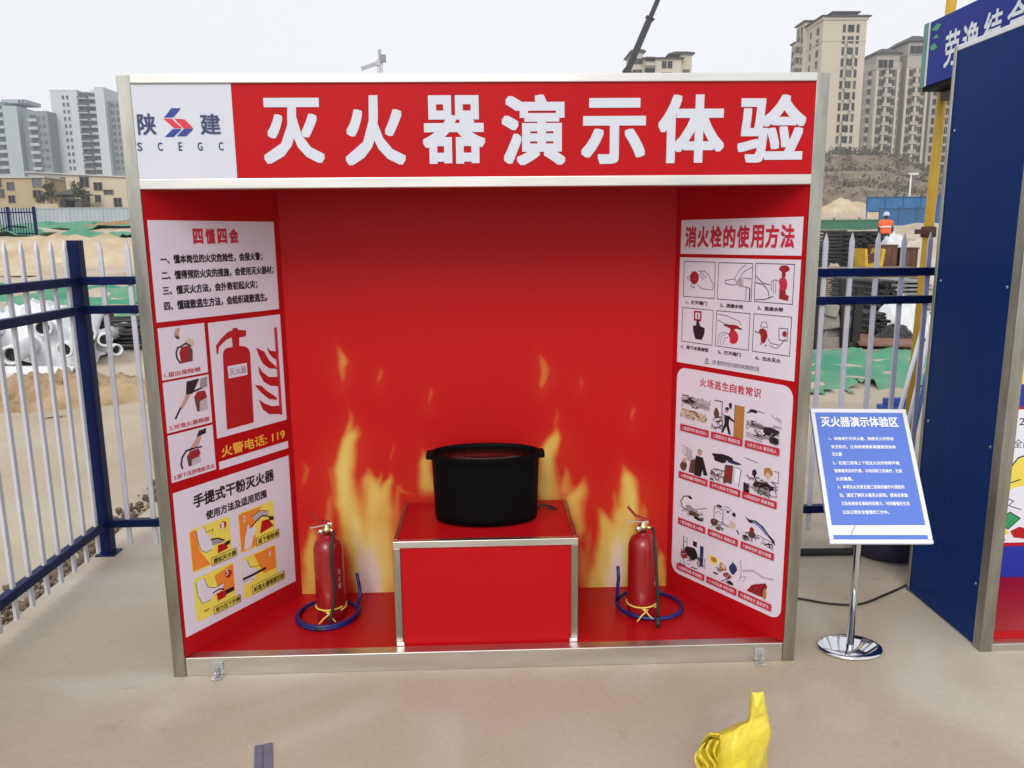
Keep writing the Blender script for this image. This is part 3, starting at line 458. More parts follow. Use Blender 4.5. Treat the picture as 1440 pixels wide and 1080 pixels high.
pics = [
 [('p', 'mid', [(0, .95), (1, .88), (.98, .60), (0, .66)])] + [blob('black', .3, .76, .28, .08, 1), blob('grey', .68, .70, .26, .09, 2)] + scrib(3, (0, 1, .60, .95), 16, K) + [('p', 'tan', [(0, .52), (.9, .46), (.9, .25), (0, .28)])] + scrib(4, (0, .92, .22, .5), 22, ['brown', 'black', 'dbrown', 'tan']),
 [('r', 'brown', .70, 1, 0, .94), bl(.012, (.70, 0), (.70, .94)), blob('black', .56, .88, .05, .10, 5), bl(.025, (.05, .95), (.3, .95), (.3, .5)), blob('dbrown', .12, .58, .09, .16, 6), ('e', 'skin', .45, .72, .06, .07), blob('black', .46, .78, .07, .05, 7), ('p', 'black', [(.38, .58), (.54, .58), (.72, .46), (.70, .42), (.54, .48), (.54, .30), (.62, .04), (.54, .04), (.46, .26), (.36, .04), (.30, .06), (.40, .34)]), bl(.02, (.3, .62), (.42, .54))] + scrib(8, (0, .34, .1, .5), 16, K),
 [blob('black', .18, .92, .14, .06, 9), bl(.03, (0, .84), (.16, .90)), bl(.014, (.3, .95), (.5, .92)), bl(.012, (.7, .9), (1, .74)), bl(.012, (.85, .88), (1, .80)), blob('grey', .3, .5, .26, .10, 10), blob('black', .7, .42, .28, .13, 11)] + scrib(12, (.02, 1, .15, .62), 34, K) + [bl(.012, (.02, .2), (.5, .14)), bl(.012, (.02, .14), (.5, .07)), bl(.012, (.02, .26), (.5, .2)), blob('black', .84, .2, .16, .12, 13)],
 [blob('mid', .3, .70, .16, .2, 14), ('e', 'skin', .68, .82, .08, .10), blob('grey', .68, .90, .08, .05, 15), ('p', 'black', [(.56, .70), (.80, .68), (.92, .30), (.98, .14), (.84, .10), (.80, .28), (.74, .02), (.52, .02), (.50, .4)]), ('p', 'dbrown', [(.38, .50), (.54, .56), (.52, .06), (.32, .06)]), blob('dbrown', .14, .24, .14, .18, 16), ('e', 'skin', .16, .42, .06, .08)] + scrib(17, (.05, .5, .4, .9), 9, ['mid', 'grey']),
 [blob('black', .4, .88, .40, .10, 18), blob('black', .26, .76, .24, .10, 19), blob('dblue', .72, .80, .24, .06, 20), ('p', 'dbrown', [(.46, .66), (.72, .70), (.70, .10), (.42, .10)]), blob('dred', .58, .4, .1, .22, 21), ('r', 'paper', .76, .96, .2, .66), bl(.014, (.76, .2), (.76, .66), (.96, .66)), bl(.02, (.98, .64), (.92, .1))] + scrib(22, (0, .5, .05, .45), 22, K),
 [blob('brown', .68, .72, .14, .16, 23), blob('tan', .70, .62, .08, .1, 24), blob('black', .30, .60, .08, .10, 25), bl(.04, (.3, .52), (.42, .3)), blob('black', .6, .30, .30, .14, 26), blob('grey', .5, .16, .3, .1, 27), bl(.014, (.0, .95), (.4, .9)), bl(.012, (.86, .8), (1, .8), (1, .5), (.86, .5)), ('r', 'black', 0, .18, 0, .26)] + scrib(28, (.05, 1, .02, .5), 34, K),
 [bl(.03, (.4, .92), (.16, .84), (.04, .62), (.1, .5)), blob('black', .4, .86, .08, .05, 29), bl(.016, (.6, .5), (.9, .64), (1, .70)), blob('grey', .40, .46, .16, .14, 30), blob('dbrown', .58, .32, .22, .10, 31), blob('black', .72, .20, .18, .06, 32), bl(.012, (0, .46), (.3, .40))] + scrib(33, (.1, .9, .15, .5), 14, K),
 [bl(.02, (.16, .84), (.16, .40), (.46, .36), (.46, .80), (.16, .84)), ('e', 'white', .31, .66, .09, .1), bl(.014, (.22, .62), (.3, .72), (.4, .64)), blob('black', .32, .90, .10, .05, 34), bl(.014, (.48, .94), (.62, .96), (.72, .88), (.6, .8), (.5, .86)), ('e', 'black', .62, .80, .04, .04), ('e', 'black', .82, .78, .06, .07), bl(.025, (.46, .36), (.66, .30)), blob('tan', .78, .40, .12, .14, 35), blob('dbrown', .18, .30, .14, .12, 36), bl(.04, (.94, .3), (1, .2))] + scrib(37, (.1, .5, .1, .34), 12, K),
 [('p', 'black', [(.06, .86), (.2, .80), (.40, .84), (.62, .74), (.80, .54), (.98, .40), (1, .24), (.86, .40), (.66, .58), (.42, .72), (.2, .70)]), ('p', 'pblue', [(.34, .80), (.56, .72), (.76, .52), (.72, .48), (.5, .66), (.3, .74)]), blob('dbrown', .3, .34, .12, .16, 38), ('e', 'dred', .3, .50, .07, .08), blob('black', .12, .16, .14, .10, 39), bl(.014, (.5, .4), (1, .3)), bl(.02, (.6, .2), (.96, .1))] + scrib(40, (.05, 1, .05, .4), 14, K),
 [bl(.03, (.2, .95), (.2, .2)), bl(.02, (.32, .95), (.32, .3)), bl(.014, (.2, .8), (.32, .8)), bl(.014, (.2, .6), (.32, .6)), ('r', 'black', .54, .68, .76, .92), ('r', 'dblue', .80, .92, .2, .86), blob('black', .5, .5, .26, .22, 41), blob('dred', .22, .36, .14, .16, 42), ('r', 'white', .42, .52, .1, .3)] + scrib(43, (.1, 1, .02, .6), 26, K),
 [blob('lyel', .2, .74, .18, .2, 44), ('e', 'brown', .2, .74, .1, .1), blob('brown', .5, .62, .15, .18, 45), ('e', 'tan', .52, .64, .07, .09), blob('dblue', .84, .72, .13, .22, 46), blob('dred', .66, .36, .15, .12, 47), blob('black', .28, .24, .10, .05, 48), blob('black', .78, .12, .12, .08, 49)] + scrib(50, (.3, .9, .05, .5), 8, K),
 [('p', 'dred', [(.22, .08), (.38, .34), (.78, .56), (.84, .48), (.72, .08)]), bl(.02, (.36, .1), (.5, .42)), bl(.02, (.5, .1), (.64, .48)), bl(.02, (.62, .1), (.76, .52)), blob('brown', .78, .22, .06, .18, 51), ('l', 'mid', .05, [(.1, .66), (.4, .78), (.7, .70), (1, .76)]), ('l', 'mid', .03, [(0, .4), (.2, .52), (.1, .3)]), ('l', 'grey', .02, [(.0, .95), (.04, .6), (0, .3)])]]
for (u0, u1, vt), vb, d, c in zip(tops, bots, pics, cap12):
    art('picture', FR, Q3, scaled(d, u0, u1, vb+.028, vt), .0018) 
    bar_ = art('caption_band', FR, Q3, [('r', 'crim', u0-.001, u1+.001, vb, vb+.029)], .0065)
    letter('caption', [(c, u0+.012, u1-.010, vb+.007, vb+.022)], FR, PRINT['white'], Q3, .0072, .012)
# ------------------------------------------------------------------ pedestal and pot
pz = .4905; PX = .345; py0, py1 = .055, .5
ped = thing('display_plinth', 'red plinth with stainless edging carrying the black pot', 'plinth', (0, py0, ZF))
h = pz-ZF; d_ = py1-py0
b = MB().box(-PX+.012, PX-.012, .008, d_, 0, h-.004); b.build('body_panel', M_RED, ped)
for s in (-1, 1):
    MB().box(*sorted((s*PX, s*(PX-.026))), 0, .024, 0, h-.026).build('upright', M_STEEL, ped, bevel=.002)
    MB().box(*sorted((s*PX, s*(PX-.016))), .0245, d_, h-.02, h+.001).build('edge_strip', M_STEEL, ped, bevel=.002)
    MB().box(*sorted((s*(PX-.002), s*(PX-.030))), -.004, .0, 0, .014).build('foot_clip', M_ALU, ped, bevel=.001)
MB().box(-PX, PX, -.001, .024, h-.0255, h+.001).build('front_strip', M_STEELH, ped, bevel=.002)
pot = thing('black_pot', 'black oval pot with a thick rim standing on the red plinth', 'pot', (.003, .292, pz+.0005))
M_POTIN = mat('pot inner', (.03, .006, .006), .3)
S = (1, .56)
b = MB().lathe([(.188, 0), (.202, .006), (.2045, .03), (.211, .235), (.2125, .252), (.2165, .256), (.2165, .274), (.2145, .278), (.208, .276), (.206, .262), (.2, .02), (0, .016)], 72, (0, 0, 0), 0, *S)
b.build('body', M_BLACK, pot)
b = MB().lathe([(.2055, .262), (.0, .264)], 48, (0, 0, 0), 0, *S); b.build('inner_tray', mat('pot tray', (.04, .004, .004), .25, var=.3, scale=7), pot)
for s in (-1, 1):
    b = MB().box(*sorted((s*.20, s*.233)), -.032, .032, .252, .277); b.build('lug', M_BLACK, pot, bevel=.006)
MB().tube([(.205, .04, .02), (.235, .05, .035), (.26, .055, .012), (.285, .07, .006), (.27, .10, .006), (.23, .13, .006)], .004, 8).build('cable', M_RUBBER, pot)
# ------------------------------------------------------------------ fire extinguishers
def ring(c, r0, r1, a0, a1, z0, z1, n=60, sy=1.0, wob=0):
    o = []
    for i in range(n+1):
        t = i/n; a = math.radians(a0+(a1-a0)*t); r = r0+(r1-r0)*t + wob*math.sin(a*1.7)
        o.append((c[0]+r*math.cos(a), c[1]+sy*r*math.sin(a), z0+(z1-z0)*t))
    return o
def extinguisher(label, x, y, rz, hc, black_path, coil, nozzle, flip=1):
    t = thing('fire_extinguisher', label, 'fire extinguisher', (x, y, ZF+.0005), 0, 'fire extinguishers in the booth')
    r = .0585
    b = MB().lathe([(r*.86, 0), (r*.98, .004), (r, .014), (r, .285), (r*.97, .305), (r*.82, .327), (r*.5, .342), (.02, .347), (.018, .354)], 40); b.build('cylinder', M_EXT, t)
    vv = MB().lathe([(.0165, .352), (.0165, .366), (.020, .368), (.020, .382), (.013, .386), (.013, .398), (0, .40)], 16).tube([(0, 0, .376), (flip*.030, -.022, .376)], [.0075, .0065], 10)
    v = vv.build('valve', M_BRASS, t)
    c_, s_ = math.cos(rz), math.sin(rz)
    P = lambda a, z: (a*c_, a*s_, z)
    MB().bar(P(-.012, .398), P(.068, .392), .018, .006).bar(P(-.012, .389), P(-.012, .402), .016, .012).build('carry_handle', M_CHROME, t, bevel=.001)
    MB().bar(P(-.014, .404), P(.03, .416), .017, .006).bar(P(.03, .416), P(.064, .452), .017, .006).build('lever', M_EXT, t, bevel=.0015)
    MB().lathe([(.011, 0), (.011, .008), (0, .009)], 16, (-flip*.022, -.016, .372), 0, 1, 1, True, Matrix.Rotation(math.pi/2, 4, 'X')).build('gauge', M_CHROME, t)
    MB().tube(black_path, .0062, 10).build('discharge_hose', M_RUBBER, t)
    MB().tube(coil, .0072, 10).build('blue_hose', M_HOSE, t)
    MB().tube(nozzle, [.0062, .0085, .0095, .0095], 12).build('nozzle', M_RUBBER, t)
    rp = MB().tube(ring((0, 0), r+.003, r+.003, -40, 330, .045, .058, 50, 1, .001), .0032, 7)
    rp.tube([(.0, -r-.003, .046), (.012, -r-.016, .052), (.002, -r-.012, .040), (-.014, -r-.02, .03), (-.034, -r-.03, .010)], .003, 7).tube([(.0, -r-.004, .046), (-.012, -r-.014, .056), (.0, -r-.008, .05), (.016, -r-.018, .03), (.032, -r-.024, .016)], .003, 7).lathe([(0, -.008), (.009, 0), (0, .008)], 8, (0, -r-.006, .047))
    rp.build('string', M_ROPE, t)
    # vertical lettering on the bottle, wrapped round it
    b = MB()
    for k, ch_ in enumerate('灭火器'):
        vs, fs = glyphs(ch_); q = []
        for p in vs:
            a = math.radians(-38)+(p.x-.5)*.018/r; q.append(((r+.0006)*math.cos(a), (r+.0006)*math.sin(a), .20-k*.03+p.y*.024))
        b.add(q, fs)
    b.build('lettering', PRINT['mid'], t, recalc=False)
    return t
lx, ly = -.637, .305
extinguisher('red fire extinguisher by the orange step pictures, hose looped round its foot', lx, ly, math.radians(200), 0,
  [(.030, -.022, .376), (.034, -.045, .37), (.028, -.066, .34), (.026, -.078, .26), (.036, -.080, .16), (.028, -.082, .09), (.016, -.090, .045), (.012, -.106, .014)],
  ring((-.015, .006), .128, .120, 150, 450, .008, .008, 80, 1.02, .004)[::1] + ring((-.015, .006), .120, .128, 90, 385, .012, .020, 70, 1.0, .003) + [(.106, .085, .05), (.100, .095, .095), (.092, .098, .14)],
  [(.012, -.106, .014), (-.003, -.118, .010), (-.02, -.124, .0098), (-.04, -.126, .0098)], 1)
extinguisher('red fire extinguisher by the rounded escape sheet, hose hanging down its front', .630, .262, math.radians(160), 0,
  [(.030, -.022, .376), (.036, -.044, .370), (.034, -.062, .33), (.040, -.074, .24), (.046, -.082, .14), (.047, -.094, .06), (.046, -.100, .035)],
  [(-.084, .085, .17), (-.082, .08, .12), (-.088, .07, .06)] + ring((.045, .055), .140, .133, 170, 420, .02, .008, 80, .92, .004) + ring((.045, .055), .133, .141, 60, 330, .0205, .012, 70, .92, .003),
  [(.046, -.100, .035), (.045, -.104, .022), (.044, -.108, .014), (.043, -.128, .0098)], 1)
# ------------------------------------------------------------------ sign stand
st = thing('sign_stand', 'chrome floor stand holding a tilted blue instruction board', 'sign stand', (1.417, .079, .001))
M_HOLE = mat('dark plug', (.05, .055, .09), .2)
MB().lathe([(.118, 0), (.124, .004), (.124, .008), (.118, .013), (.10, .0175), (.03, .021), (0, .0212)], 56, (0, 0, 0), 0, 1, .78).build('base_disc', M_CHROME, st)
MB().lathe([(.019, 0), (.019, .003), (.014, .0035), (0, .0035)], 20, (.072, .02, .0188), 0, 1, .8).build('base_plug', M_HOLE, st)
O_ = Vector((1.245, -.06, .4937)) - Vector(st.location); UX = Vector((.383, 0, -.0088)); UY = Vector((.0362, .33, .4271))
FB = frame(O_, UX, UY - UX*UY.dot(UX)/UX.dot(UX)); bw, bh = .383, .541
Fi = FB.inverted(); 
FBs = FB @ Matrix(((1, (Fi.to_3x3() @ UY).x/(Fi.to_3x3() @ UY).y, 0, 0), (0, 1, 0, 0), (0, 0, 1, 0), (0, 0, 0, 1)))   # the sheet hangs slightly askew
mid = FBs @ Vector((bw*.46, bh*.5, -.02))
MB().tube([(0, 0, .018), (mid.x*.45, mid.y*.35, mid.z-.05), (mid.x*.55, mid.y*.5, mid.z-.028)], .0135, 24).build('pole', M_CHROME, st)
MB().box(bw*.36, bw*.56, bh*.36, bh*.6, -.03, -.012, 0, FBs).build('clamp_plate', M_CHROME, st, bevel=.003)
t_ = .017
fr = MB().box(0, bw, 0, t_, -.012, .004, 0, FBs).box(0, bw, bh-t_, bh, -.012, .004, 0, FBs).box(0, t_, t_, bh-t_, -.0115, .0035, 0, FBs).box(bw-t_, bw, t_, bh-t_, -.0115, .0035, 0, FBs)
fr.build('frame', M_ALU, st, bevel=.003)
MB().box(t_-.002, bw-t_+.002, t_-.002, bh-t_+.002, -.010, -.001, 0, FBs).build('backing', M_ALU, st)
Bx = lambda u: u*bw; By = lambda v: v*bh
gl = mat('poster film', (.085, .17, .60), .16, coat=.6, bump=.02, bscale=6); PRINT['film'] = gl
sh = art('poster', FBs, st, [('r', 'film', t_, bw-t_, t_, bh-t_), ('p', 'paper', [(t_, .062*bh), (bw-t_, .062*bh), (bw-t_, .130*bh), (t_, .128*bh)]), ('l', 'grey', .004, [(.272*bw, .128*bh), (.216*bw, .062*bh)])], .0002)
tl = [('1、体验者打开灭火器，熟悉灭火的常规', .147, .809, .750, .778), ('安全知识，让体验者熟练掌握使用各种', .156, .815, .687, .715), ('灭火器', .152, .254, .630, .660), ('2、在施工现场上下班及火灾的特殊环境', .147, .819, .565, .593),
      ('能够做到及时扑救，以培训职工的操作，杜绝', .152, .833, .506, .534), ('火灾隐患。', .154, .324, .446, .475), ('3、本项为火灾安全施工现场的操作与消防的', .158, .822, .387, .416), ('当，通过了解灭火器灭火原理，提高自救能', .164, .842, .327, .356), ('力及各类安全事故的自救力，时刻警惕在生活', .168, .843, .267, .296), ('以及日常安全管理的工作中。', .169, .624, .205, .234)]
letter('heading', [('灭火器演示体验区', Bx(.09), Bx(.89), By(.855), By(.938))], FBs, PRINT['paper'], sh, .002, .03)
letter('lettering', [(a, Bx(b0), Bx(b1), By(c0), By(c1)) for a, b0, b1, c0, c1 in tl], FBs, PRINT['paper'], sh, .002, .028)
# ------------------------------------------------------------------ yellow bag, floor strip, ground hoses
def bag():
    V = dict(f1=(1010, 1032, -.77), f2=(1038, 1020, -.785), f3=(1054, 1013, -.765), f4=(1080, 1010, -.75), f5=(1086, 1034, -.75), f6=(1076, 1060, -.76), f7=(1066, 1086, -.77), f8=(1053, 1086, -.815), f9=(1047, 1046, -.80), f10=(1012, 1086, -.80), f11=(1013, 1056, -.79), f12=(1034, 1086, -.825), f13=(1030, 1052, -.815),
        e1=(1055, 966, -.748), e2=(1075, 968, -.744), e3=(1064, 998, -.778), l1=(994, 1031, -.74), l2=(974, 1066, -.745), l3=(983, 1086, -.78), i1=(1004, 1044, -.69), i2=(992, 1070, -.69), i3=(1004, 1086, -.71), b1=(1005, 1028, -.66), b2=(1050, 1012, -.675), b3=(1083, 1014, -.69), b4=(1080, 1086, -.66), b5=(984, 1086, -.66))
    o = Vector((.69, -.75, 0)); P = {k: at(*v)-o for k, v in V.items()}
    for k in ('f10', 'f12', 'f8', 'f7', 'b4', 'b5', 'l3', 'i3'): p = P[k]; P[k+'g'] = Vector((p.x*1.05, p.y*1.05, .002))
    nm = list(P); F_ = """f1 f11 f13 f2|f11 f10 f12 f13|f2 f13 f9 f3|f13 f12 f8 f9|f3 f9 f5 f4|f9 f6 f5|f9 f8 f7 f6|f3 e1 e3|f3 e3 f4|f4 e3 e2|e1 e2 e3|e1 f3 b2|e1 b2 e2|e2 b2 b3|e2 b3 f4|f1 f2 b2 b1|f2 f3 b2|f4 b3 f5|f5 b3 b4 f6|f6 b4 f7|f1 i1 l1|l1 i1 i2 l2|l2 i2 i3 l3|f11 i1 f1|f11 i2 i1|f10 i3 i2 f11|l1 l2 b5 b1|l2 l3 b5|f1 l1 b1|b1 b5 b4 b3 b2|f10 f10g f12g f12|f12 f12g f8g f8|f8 f8g f7g f7|f7 f7g b4g b4|b4 b4g b5g b5|b5 b5g l3g l3|l3 l3g i3g i3|i3 i3g f10g f10"""
    t = thing('yellow_bag', 'crumpled yellow plastic bag with one ear sticking up', 'bag', o)
    MY = mat('yellow film', (.66, .52, .015), .38, col2=(.80, .68, .09), scale=8, bump=.2, bscale=30)
    mb = MB().add([P[k] for k in nm], [[nm.index(k) for k in f.split()] for f in F_.split('|')], 0, True); ob = mb.build('bag_body', MY, t)
    bm = bmesh.new(); bm.from_mesh(ob.data); cl = bm.edges.layers.float.get('crease_edge') or bm.edges.layers.float.new('crease_edge'); g = random.Random(4)
    for e in bm.edges: e[cl] = g.uniform(.25, .8)
    bm.to_mesh(ob.data); bm.free()
    ss = ob.modifiers.new('sub', 'SUBSURF'); ss.levels = 2; ss.render_levels = 4
    for nm_, sz, st_ in (('folds', .07, .009), ('wrinkles', .03, .0022)):
        tx = bpy.data.textures.new(nm_, 'MUSGRAVE' if False else 'CLOUDS'); tx.noise_scale = sz; tx.noise_type = 'HARD_NOISE'
        dm = ob.modifiers.new(nm_, 'DISPLACE'); dm.texture = tx; dm.strength = st_; dm.mid_level = .5; dm.texture_coords = 'LOCAL'
    fl = MB(); nu, nv = 22, 18; Q = []
    for i in range(nu+1):
        for j in range(nv+1):
            u, v = i/nu, j/nv; p = at(984+u*28+5*math.sin(v*7), 1090-v*(52-14*abs(u-.6)), -.745+.02*math.sin(u*17+v*3)+.012*noise.noise((u*7, v*7, 3))) - o; Q.append(p)
    fl.add(Q, [(i*(nv+1)+j, (i+1)*(nv+1)+j, (i+1)*(nv+1)+j+1, i*(nv+1)+j+1) for i in range(nu) for j in range(nv)], 0, True)
    ob = fl.build('flap', MY, t); so_ = ob.modifiers.new('thickness', 'SOLIDIFY'); so_.thickness = .0012
bag()
s_ = thing('metal_strip', 'short blue-grey metal strip lying on the pavement', 'strip', (-.679, -.575, .001), math.radians(15))
b = MB().box(-.027, -.002, -.16, .16, 0, .006).box(.002, .027, -.16, .16, 0, .006).box(-.002, .002, -.16, .16, 0, .0035); b.build('channel', mat('dull blue grey metal', (.20, .22, .30), .45, .5, var=.15, scale=20), s_, bevel=.001)
hz = [(.9, 1.02, .016), (1.3, 1.00, .016), (1.70, .985, .016), (1.86, .98, .018), (2.0, 1.0, .022), (2.12, 1.05, .035), (2.2, 1.13, .03), (2.4, 1.16, .016), (2.9, 1.12, .016)]
def smooth(pts, k=8):
    pts = [Vector(p) for p in pts]; o = []
    for i in range(len(pts)-1):
        p0, p1, p2, p3 = pts[max(i-1, 0)], pts[i], pts[i+1], pts[min(i+2, len(pts)-1)]
        for j in range(k):
            t = j/k; o.append(.5*((2*p1)+(p2-p0)*t+(2*p0-5*p1+4*p2-p3)*t*t+(3*p1-p0-3*p2+p3)*t*t*t))
    return o+[pts[-1]]
tag(MB().tube(smooth(hz), .019, 12).build('ground_hose', M_RUBBER), 'thick black hose on the pavement under the fence', 'hose')
cb = [(1.0, .62, .005), (1.2, .56, .005), (1.379, .505, .005), (1.48, .455, .005), (1.58, .433, .005), (1.66, .45, .005), (1.78, .52, .005), (1.87, .575, .005), (1.95, .63, .005), (2.1, .75, .005)]
tag(MB().tube(smooth(cb), .005, 8).build('ground_cable', M_RUBBER), 'thin dark cable crossing the pavement behind the chrome stand', 'cable')
bk = thing('plastic_tub', 'dark navy plastic tub behind the tilted blue board', 'tub', (2.02, .99, 0))
MB().lathe([(.10, .0), (.125, .003), (.155, .02), (.175, .08), (.19, .24), (.198, .245), (.198, .255), (.186, .255), (.17, .08), (.0, .02)], 40).build('bowl', mat('navy plastic', (.010, .012, .045), .4), bk)
# ------------------------------------------------------------------ fence
def fence(label, a, b, step, posts, first, cat='fence'):
    a, b = Vector(a), Vector(b); d = (b-a); L = d.length; d.normalize(); rz = math.atan2(d.y, d.x)
    t = thing('picket_fence', label, cat, a, rz, 'navy and white picket fences')
    proto = None
    for z in (1.385+.02, 1.245+.02, .165): MB().box(.0, L, -.02, .02, z-.02, z+.02).build('rail', M_NAVY, t, bevel=.003)
    for x in posts:
        b_ = MB().box(x-.028, x+.028, -.028, .028, .0, 1.6).box(x-.05, x+.05, -.05, .05, .0, .008); b_.build('post', M_NAVY, t, bevel=.003)
    nP = int((L-first)/step)+1
    for i in range(nP):
        x = first+i*step
        if any(abs(x-p) < .04 for p in posts): continue
        if proto is None:
            m_ = MB(); w_, d2 = .0112, .0065; zt, zp = 1.555, 1.60
            m_.box(-w_, w_, -d2, d2, .045, zt); m_.add([(-w_, -d2, zt), (w_, -d2, zt), (w_, d2, zt), (-w_, d2, zt), (0, -d2*.6, zp), (0, d2*.6, zp)], [(0, 1, 4), (2, 3, 5), (1, 2, 5, 4), (3, 0, 4, 5)])
            proto = m_.build('picket', M_PICK, t); proto.location = (x, 0, 0)
        else:
            lcopy(proto, (x, 0, 0), t, rz=None)
    return t
fence('picket fence running along the broken pavement edge towards the viewer', (-1.965, 1.21, 0), (-1.955, -3.6, 0), .118, (0.0, 2.4, 4.78), .10)
fence('picket fence running straight behind the red booth', (-1.965, 1.21, 0), (6.2, 1.21, 0), .1318, (2.0, 4.35, 6.7, 8.1), .115)
# ------------------------------------------------------------------ neighbouring booth
nb = thing('neighbour_booth', 'second booth with a tall navy blue side panel', 'booth', (1.904, .028, 0))
NH = 2.33; ND = .545; NW = 2.33
def nrail(name, x0, x1, y0, y1, z0, z1, m, bev=.003): return MB().box(x0, x1, y0, y1, z0, z1).build(name, m, nb, bevel=bev)
for x0, x1 in ((0, .048), (NW-.048, NW)):
    nrail('post', x0, x1, -.0, .05, 0, NH, M_STEEL); nrail('post', x0, x0+.018, ND-.018, ND, 0, NH, M_STEEL) if x0 == 0 else nrail('post', x1-.018, x1, ND-.018, ND, 0, NH, M_STEEL)
nrail('side_panel', .006, .016, .0505, ND-.0185, .008, NH-.022, M_BLUEP, 0)
nrail('side_panel', NW-.016, NW-.006, .0505, ND-.0185, .008, NH-.022, M_BLUEP, 0)
for z_ in (.25, .8, 1.4, 2.0):
    for y_ in (.075, ND-.045): MB().lathe([(.0055, 0), (.0045, .0018), (0, .002)], 12, (.006, y_, z_), 0, 1, 1, True, Matrix.Rotation(-math.pi/2, 4, 'Y')).build('screw', M_STEELH, nb)
nrail('rail', .004, .03, .0505, ND-.0185, NH-.022, NH, M_ALU); nrail('rail', NW-.03, NW-.004, .0505, ND-.0185, NH-.022, NH, M_ALU)
nrail('rail', .0485, NW-.0485, .002, .04, NH-.04, NH, M_STEELH); nrail('rail', .0485, NW-.0485, .002, .04, 1.96, 2.0, M_STEELH)
nrail('header_board', .0485, NW-.0485, .008, .028, 2.001, NH-.041, M_RED, 0)
nrail('rail', .0485, NW-.0485, .004, .045, 0, .03, M_STEELH)
nrail('floor_panel', .0485, NW-.0485, .046, ND-.02, .02, .06, M_REDF, 0)
nrail('roof_panel', .031, NW-.031, .051, ND-.02, NH-.03, NH-.012, M_BLUEP, 0)
bwl = nrail('back_panel', .02, NW-.02, ND-.017, ND-.003, .02, NH-.04, mat('blue wall print', (.010, .035, .36), .4), 0)
FN = frame((0, ND-.017, 0), (1, 0, 0), (0, 0, 1))
ps = art('poster', FN, nb, [('r', 'red', .15, 1.6, .208, .850), ('r', 'paper', .15, 1.6, .225, .838), ('r', 'lyel', .15, 1.6, .95, 1.6)], .001)
letter('lettering', [('2、', .425, .475, .765, .80), ('全面', .412, .492, .665, .705)], FN, PRINT['black'], ps, .002, .004)
art('cartoon_figure', FN, ps, [('p', 'lyel', [(.38, .47), (.40, .56), (.44, .62), (.50, .64), (.57, .62), (.60, .5), (.5, .46)]), ('l', 'black', .006, [(.38, .47), (.40, .56), (.44, .62), (.50, .64), (.57, .62)]), ('l', 'black', .005, [(.40, .50), (.46, .52)]), ('e', 'paper', .48, .43, .09, .06), ('l', 'black', .004, [(.40, .44), (.44, .42), (.42, .40), (.48, .38)]), ('p', 'green', [(.37, .33), (.43, .37), (.48, .34), (.43, .29)]), ('p', 'lyel', [(.36, .30), (.40, .31), (.44, .27), (.38, .25)]), ('l', 'black', .004, [(.37, .33), (.43, .37), (.48, .34), (.43, .29), (.37, .33)]), ('p', 'red', [(.44, .28), (.48, .30), (.55, .28), (.53, .24), (.46, .25)]), ('rr', 'black', .35, .42, .228, .252, .011)], .002)
# ------------------------------------------------------------------ blue shelter sign and yellow pole behind the fence
sg = thing('shelter_sign', 'deep blue overhead sign with white characters behind the navy panel', 'sign', (3.1, 2.975, 2.60))
MB().box(.0, .16, -2.6, 0, 0, .418).build('box_body', mat('sign blue', (.008, .020, .25), .45, var=.08, scale=3, spec=.2), sg, bevel=.004)
MB().box(-.004, .164, .0, .07, -.004, .422).build('end_cap', mat('sign green end', (.10, .26, .22), .4, var=.2, scale=5), sg, bevel=.004)
MB().box(-.006, -.0005, -.012, .0, 0, .418).build('trim', M_ALU, sg)
MB().box(.01, .15, -2.6, .05, -.03, -.001).build('underside', M_BLACK, sg)
FS = frame((0, 0, 0), (0, -1, 0), (0, 0, 1))
letter('lettering', [('劳', .215, .375, .075, .30), ('逸', .41, .585, .10, .30), ('结', .63, .80, .12, .31), ('合', .85, 1.03, .12, .31)], FS, PRINT['swhite'], sg, .002, .02)
art('leaf_motif', FS, sg, [('p', 'green', [(.03, .36), (.09, .39), (.15, .37), (.10, .34)]), ('p', 'green', [(.02, .25), (.08, .27), (.12, .23), (.06, .22)]), ('p', 'green', [(.05, .30), (.10, .32), (.13, .29)])], .002)
yp = thing('yellow_pole', 'tall yellow scaffold pole carrying the blue overhead sign', 'pole', (3.235, 3.06, 0))
MB().tube([(0, 0, -.05), (.03, .0, 1.8), (.055, 0, 3.6)], .034, 16).build('tube', mat('yellow pole paint', (.50, .30, .02), .42, var=.2, scale=5), yp)
MB().lathe([(.036, -.04), (.052, -.035), (.052, .035), (.036, .04)], 16, (.028, 0, 1.60)).box(-.06, .0, -.03, .03, 1.585, 1.62).build('clamp', mat('rusty clamp', (.07, .03, .02), .8), yp)
sq = thing('support_beam', 'rusty beam under the blue overhead sign', 'beam', (3.26, 2.2, 2.53))
MB().box(-.03, .03, -1.6, .8, -.025, .035).build('section', mat('dark beam', (.05, .045, .04), .6), sq, bevel=.004)
